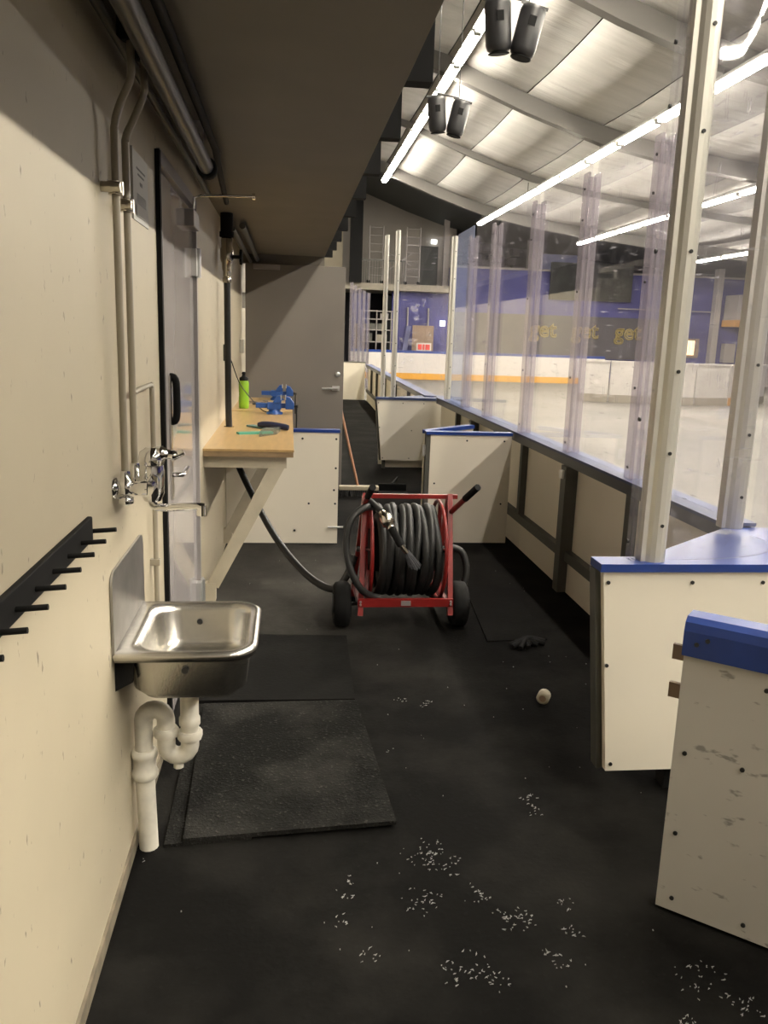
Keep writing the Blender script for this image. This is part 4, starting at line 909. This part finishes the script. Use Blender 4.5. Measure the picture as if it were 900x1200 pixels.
PY = [3.92, 4.88, 5.92, 7.10, 8.02]
for i, y in enumerate(PY):
    clear_post(1.72, y, .842, 2.45, 'clear plastic channel post on the long board wall, %s from the nearest bench end' % ORD[i])
clear_post(1.100, 2.47, .823, 2.62, 'clear plastic channel post standing tight beside the nearest bright aluminium post', .008, .03)
ends = [2.91] + PY + [9.14]
for i, (a, c) in enumerate(zip(ends, ends[1:])):
    a2 = a + (.055 if i else .02); c2 = c - (.055 if i < 5 else .30)
    sheet([(1.735, a2), (1.735, c2)], .842, 2.55, .010, 'glass_pane', 'bluepane' if i == 5 else 'pane',
          ('bluish hazy pane' if i == 5 else 'clear scratched pane') + ' on the long board wall, %s from the nearest bench end' % ORD[i], 'panes on the long board wall')
# glass round the far end of the corridor
far_posts = [(1.42, 19.73), (1.60, 20.9), (1.80, 22.0), (2.02, 23.2), (2.26, 24.4)]
for i, (x, y) in enumerate(far_posts):
    clear_post(x, y, .0 if i else .89, 2.7, 'distant clear post beside the open grey door, %s from the corridor end' % ORD[i], .05, .07, 'distant clear posts')
for i, ((xa_, ya_), (xb_, yb_)) in enumerate(zip(far_posts, far_posts[1:])):
    d = Vector((xb_ - xa_, yb_ - ya_)).normalized() * .06
    sheet([(xa_ + d.x, ya_ + d.y), (xb_ - d.x, yb_ - d.y)], .89 if i == 0 else 0, 2.68, .010, 'glass_pane', 'bend', 'distant hazy pane beyond the grey door, %s from the corridor end' % ORD[i], 'distant hazy panes')

# ------------------------------------------------------------------ gate leaves
g1 = thing('open_gate', (1.3, 5.95, 0), 'white gate leaf with blue cap standing open across the corridor behind the reel', 'gate')
MB().box(1.03, 1.635, 5.93, 5.955, .0, .81).build('front_panel', 'board', g1)
MB().box(1.0, 1.03, 5.935, 6.01, .0, .81).build('edge_post', 'steel', g1)
MB().box(1.03, 1.635, 5.955, 6.0, .02, .08).box(1.03, 1.635, 5.955, 6.0, .74, .80).build('back_frame', 'steel', g1)
MB().box(.995, 1.64, 5.922, 6.012, .81, .832).build('cap', 'blue', g1)
h = MB(); h.box(.985, 1.0, 5.945, 5.985, .66, .72); h.cyl((.985, 5.95, .65), (.985, 5.95, .73), .012, 10); h.build('hinge', 'hinge', g1)
b = MB()
for x, z in ((1.07, .45), (1.30, .77), (1.58, .77), (1.58, .30), (1.07, .1)): b.cyl((x, 5.931, z), (x, 5.926, z), .007, 8)
b.build('screws', 'darksteel', g1, kind='stuff')
g2 = thing('open_gate', (1.2, 6.3, 0), 'second white gate leaf folded back just behind the open gate', 'gate')
a, c = Vector((1.03, 6.06, 0)), Vector((1.47, 6.50, 0)); dr = (c - a).normalized(); nn = Vector((-dr.y, dr.x, 0))
MB().prism([a + Vector((0, 0, .02)), c + Vector((0, 0, .02)), c + Vector((0, 0, .80)), a + Vector((0, 0, .80))], nn * .04).build('leaf_panel', 'board', g2)
MB().prism([a - nn * .012 + Vector((0, 0, .80)), c - nn * .012 + Vector((0, 0, .80)), c - nn * .012 + Vector((0, 0, .828)), a - nn * .012 + Vector((0, 0, .828))], nn * .064).build('cap', 'blue', g2)
# the gate leaf nearest the viewer
g3 = thing('open_gate', (1.2, 1.72, 0), 'scuffed white gate leaf with thick blue cap standing nearest the viewer', 'gate')
a = Vector((1.003, 1.882, 0)); dr = Vector((.218, -.182, 0)).normalized(); nn = Vector((-dr.y, dr.x, 0)); L = .95; c = a + dr * L
Z = lambda z: Vector((0, 0, z))
if nn.x < 0: nn = -nn
MB().prism([a + Z(.012), c + Z(.012), c + Z(.735), a + Z(.735)], nn * .022).build('front_panel', 'board_worn', g3)
MB().prism([a + nn * .024 + dr * .01 + Z(.012), a + nn * .024 + dr * .06 + Z(.012), a + nn * .024 + dr * .06 + Z(.74), a + nn * .024 + dr * .01 + Z(.74)], nn * .05).build('edge_post', 'steel', g3)
MB().prism([a + nn * .024 + dr * .06 + Z(.02), c + nn * .024 + Z(.02), c + nn * .024 + Z(.08), a + nn * .024 + dr * .06 + Z(.08)], nn * .05).build('bottom_rail', 'steel', g3)
pr = [(-.010, .735), (-.010, .80), (-.004, .822), (.012, .834), (.07, .834), (.086, .822), (.092, .80), (.092, .735)]
MB().prism([a - dr * .004 + nn * u + Z(z) for u, z in pr], dr * (L + .004)).build('cap', 'blue', g3)
for z in (.725, .62):
    MB().prism([a + nn * .03 - dr * .035 + Z(z - .02), a + nn * .03 + dr * .012 + Z(z - .02), a + nn * .03 + dr * .012 + Z(z + .02), a + nn * .03 - dr * .035 + Z(z + .02)], nn * .012).build('latch_tab', 'brown', g3)
b = MB()
for u, z in ((.03, .77), (.055, .785), (.03, .47), (.03, .24), (.04, .05), (.2, .69), (.17, .47), (.22, .05)):
    p = a + dr * u + Z(z); b.cyl(p, p - nn * (.013 if z > .735 else .004), .006, 8)
b.build('screws', 'darksteel', g3, kind='stuff')
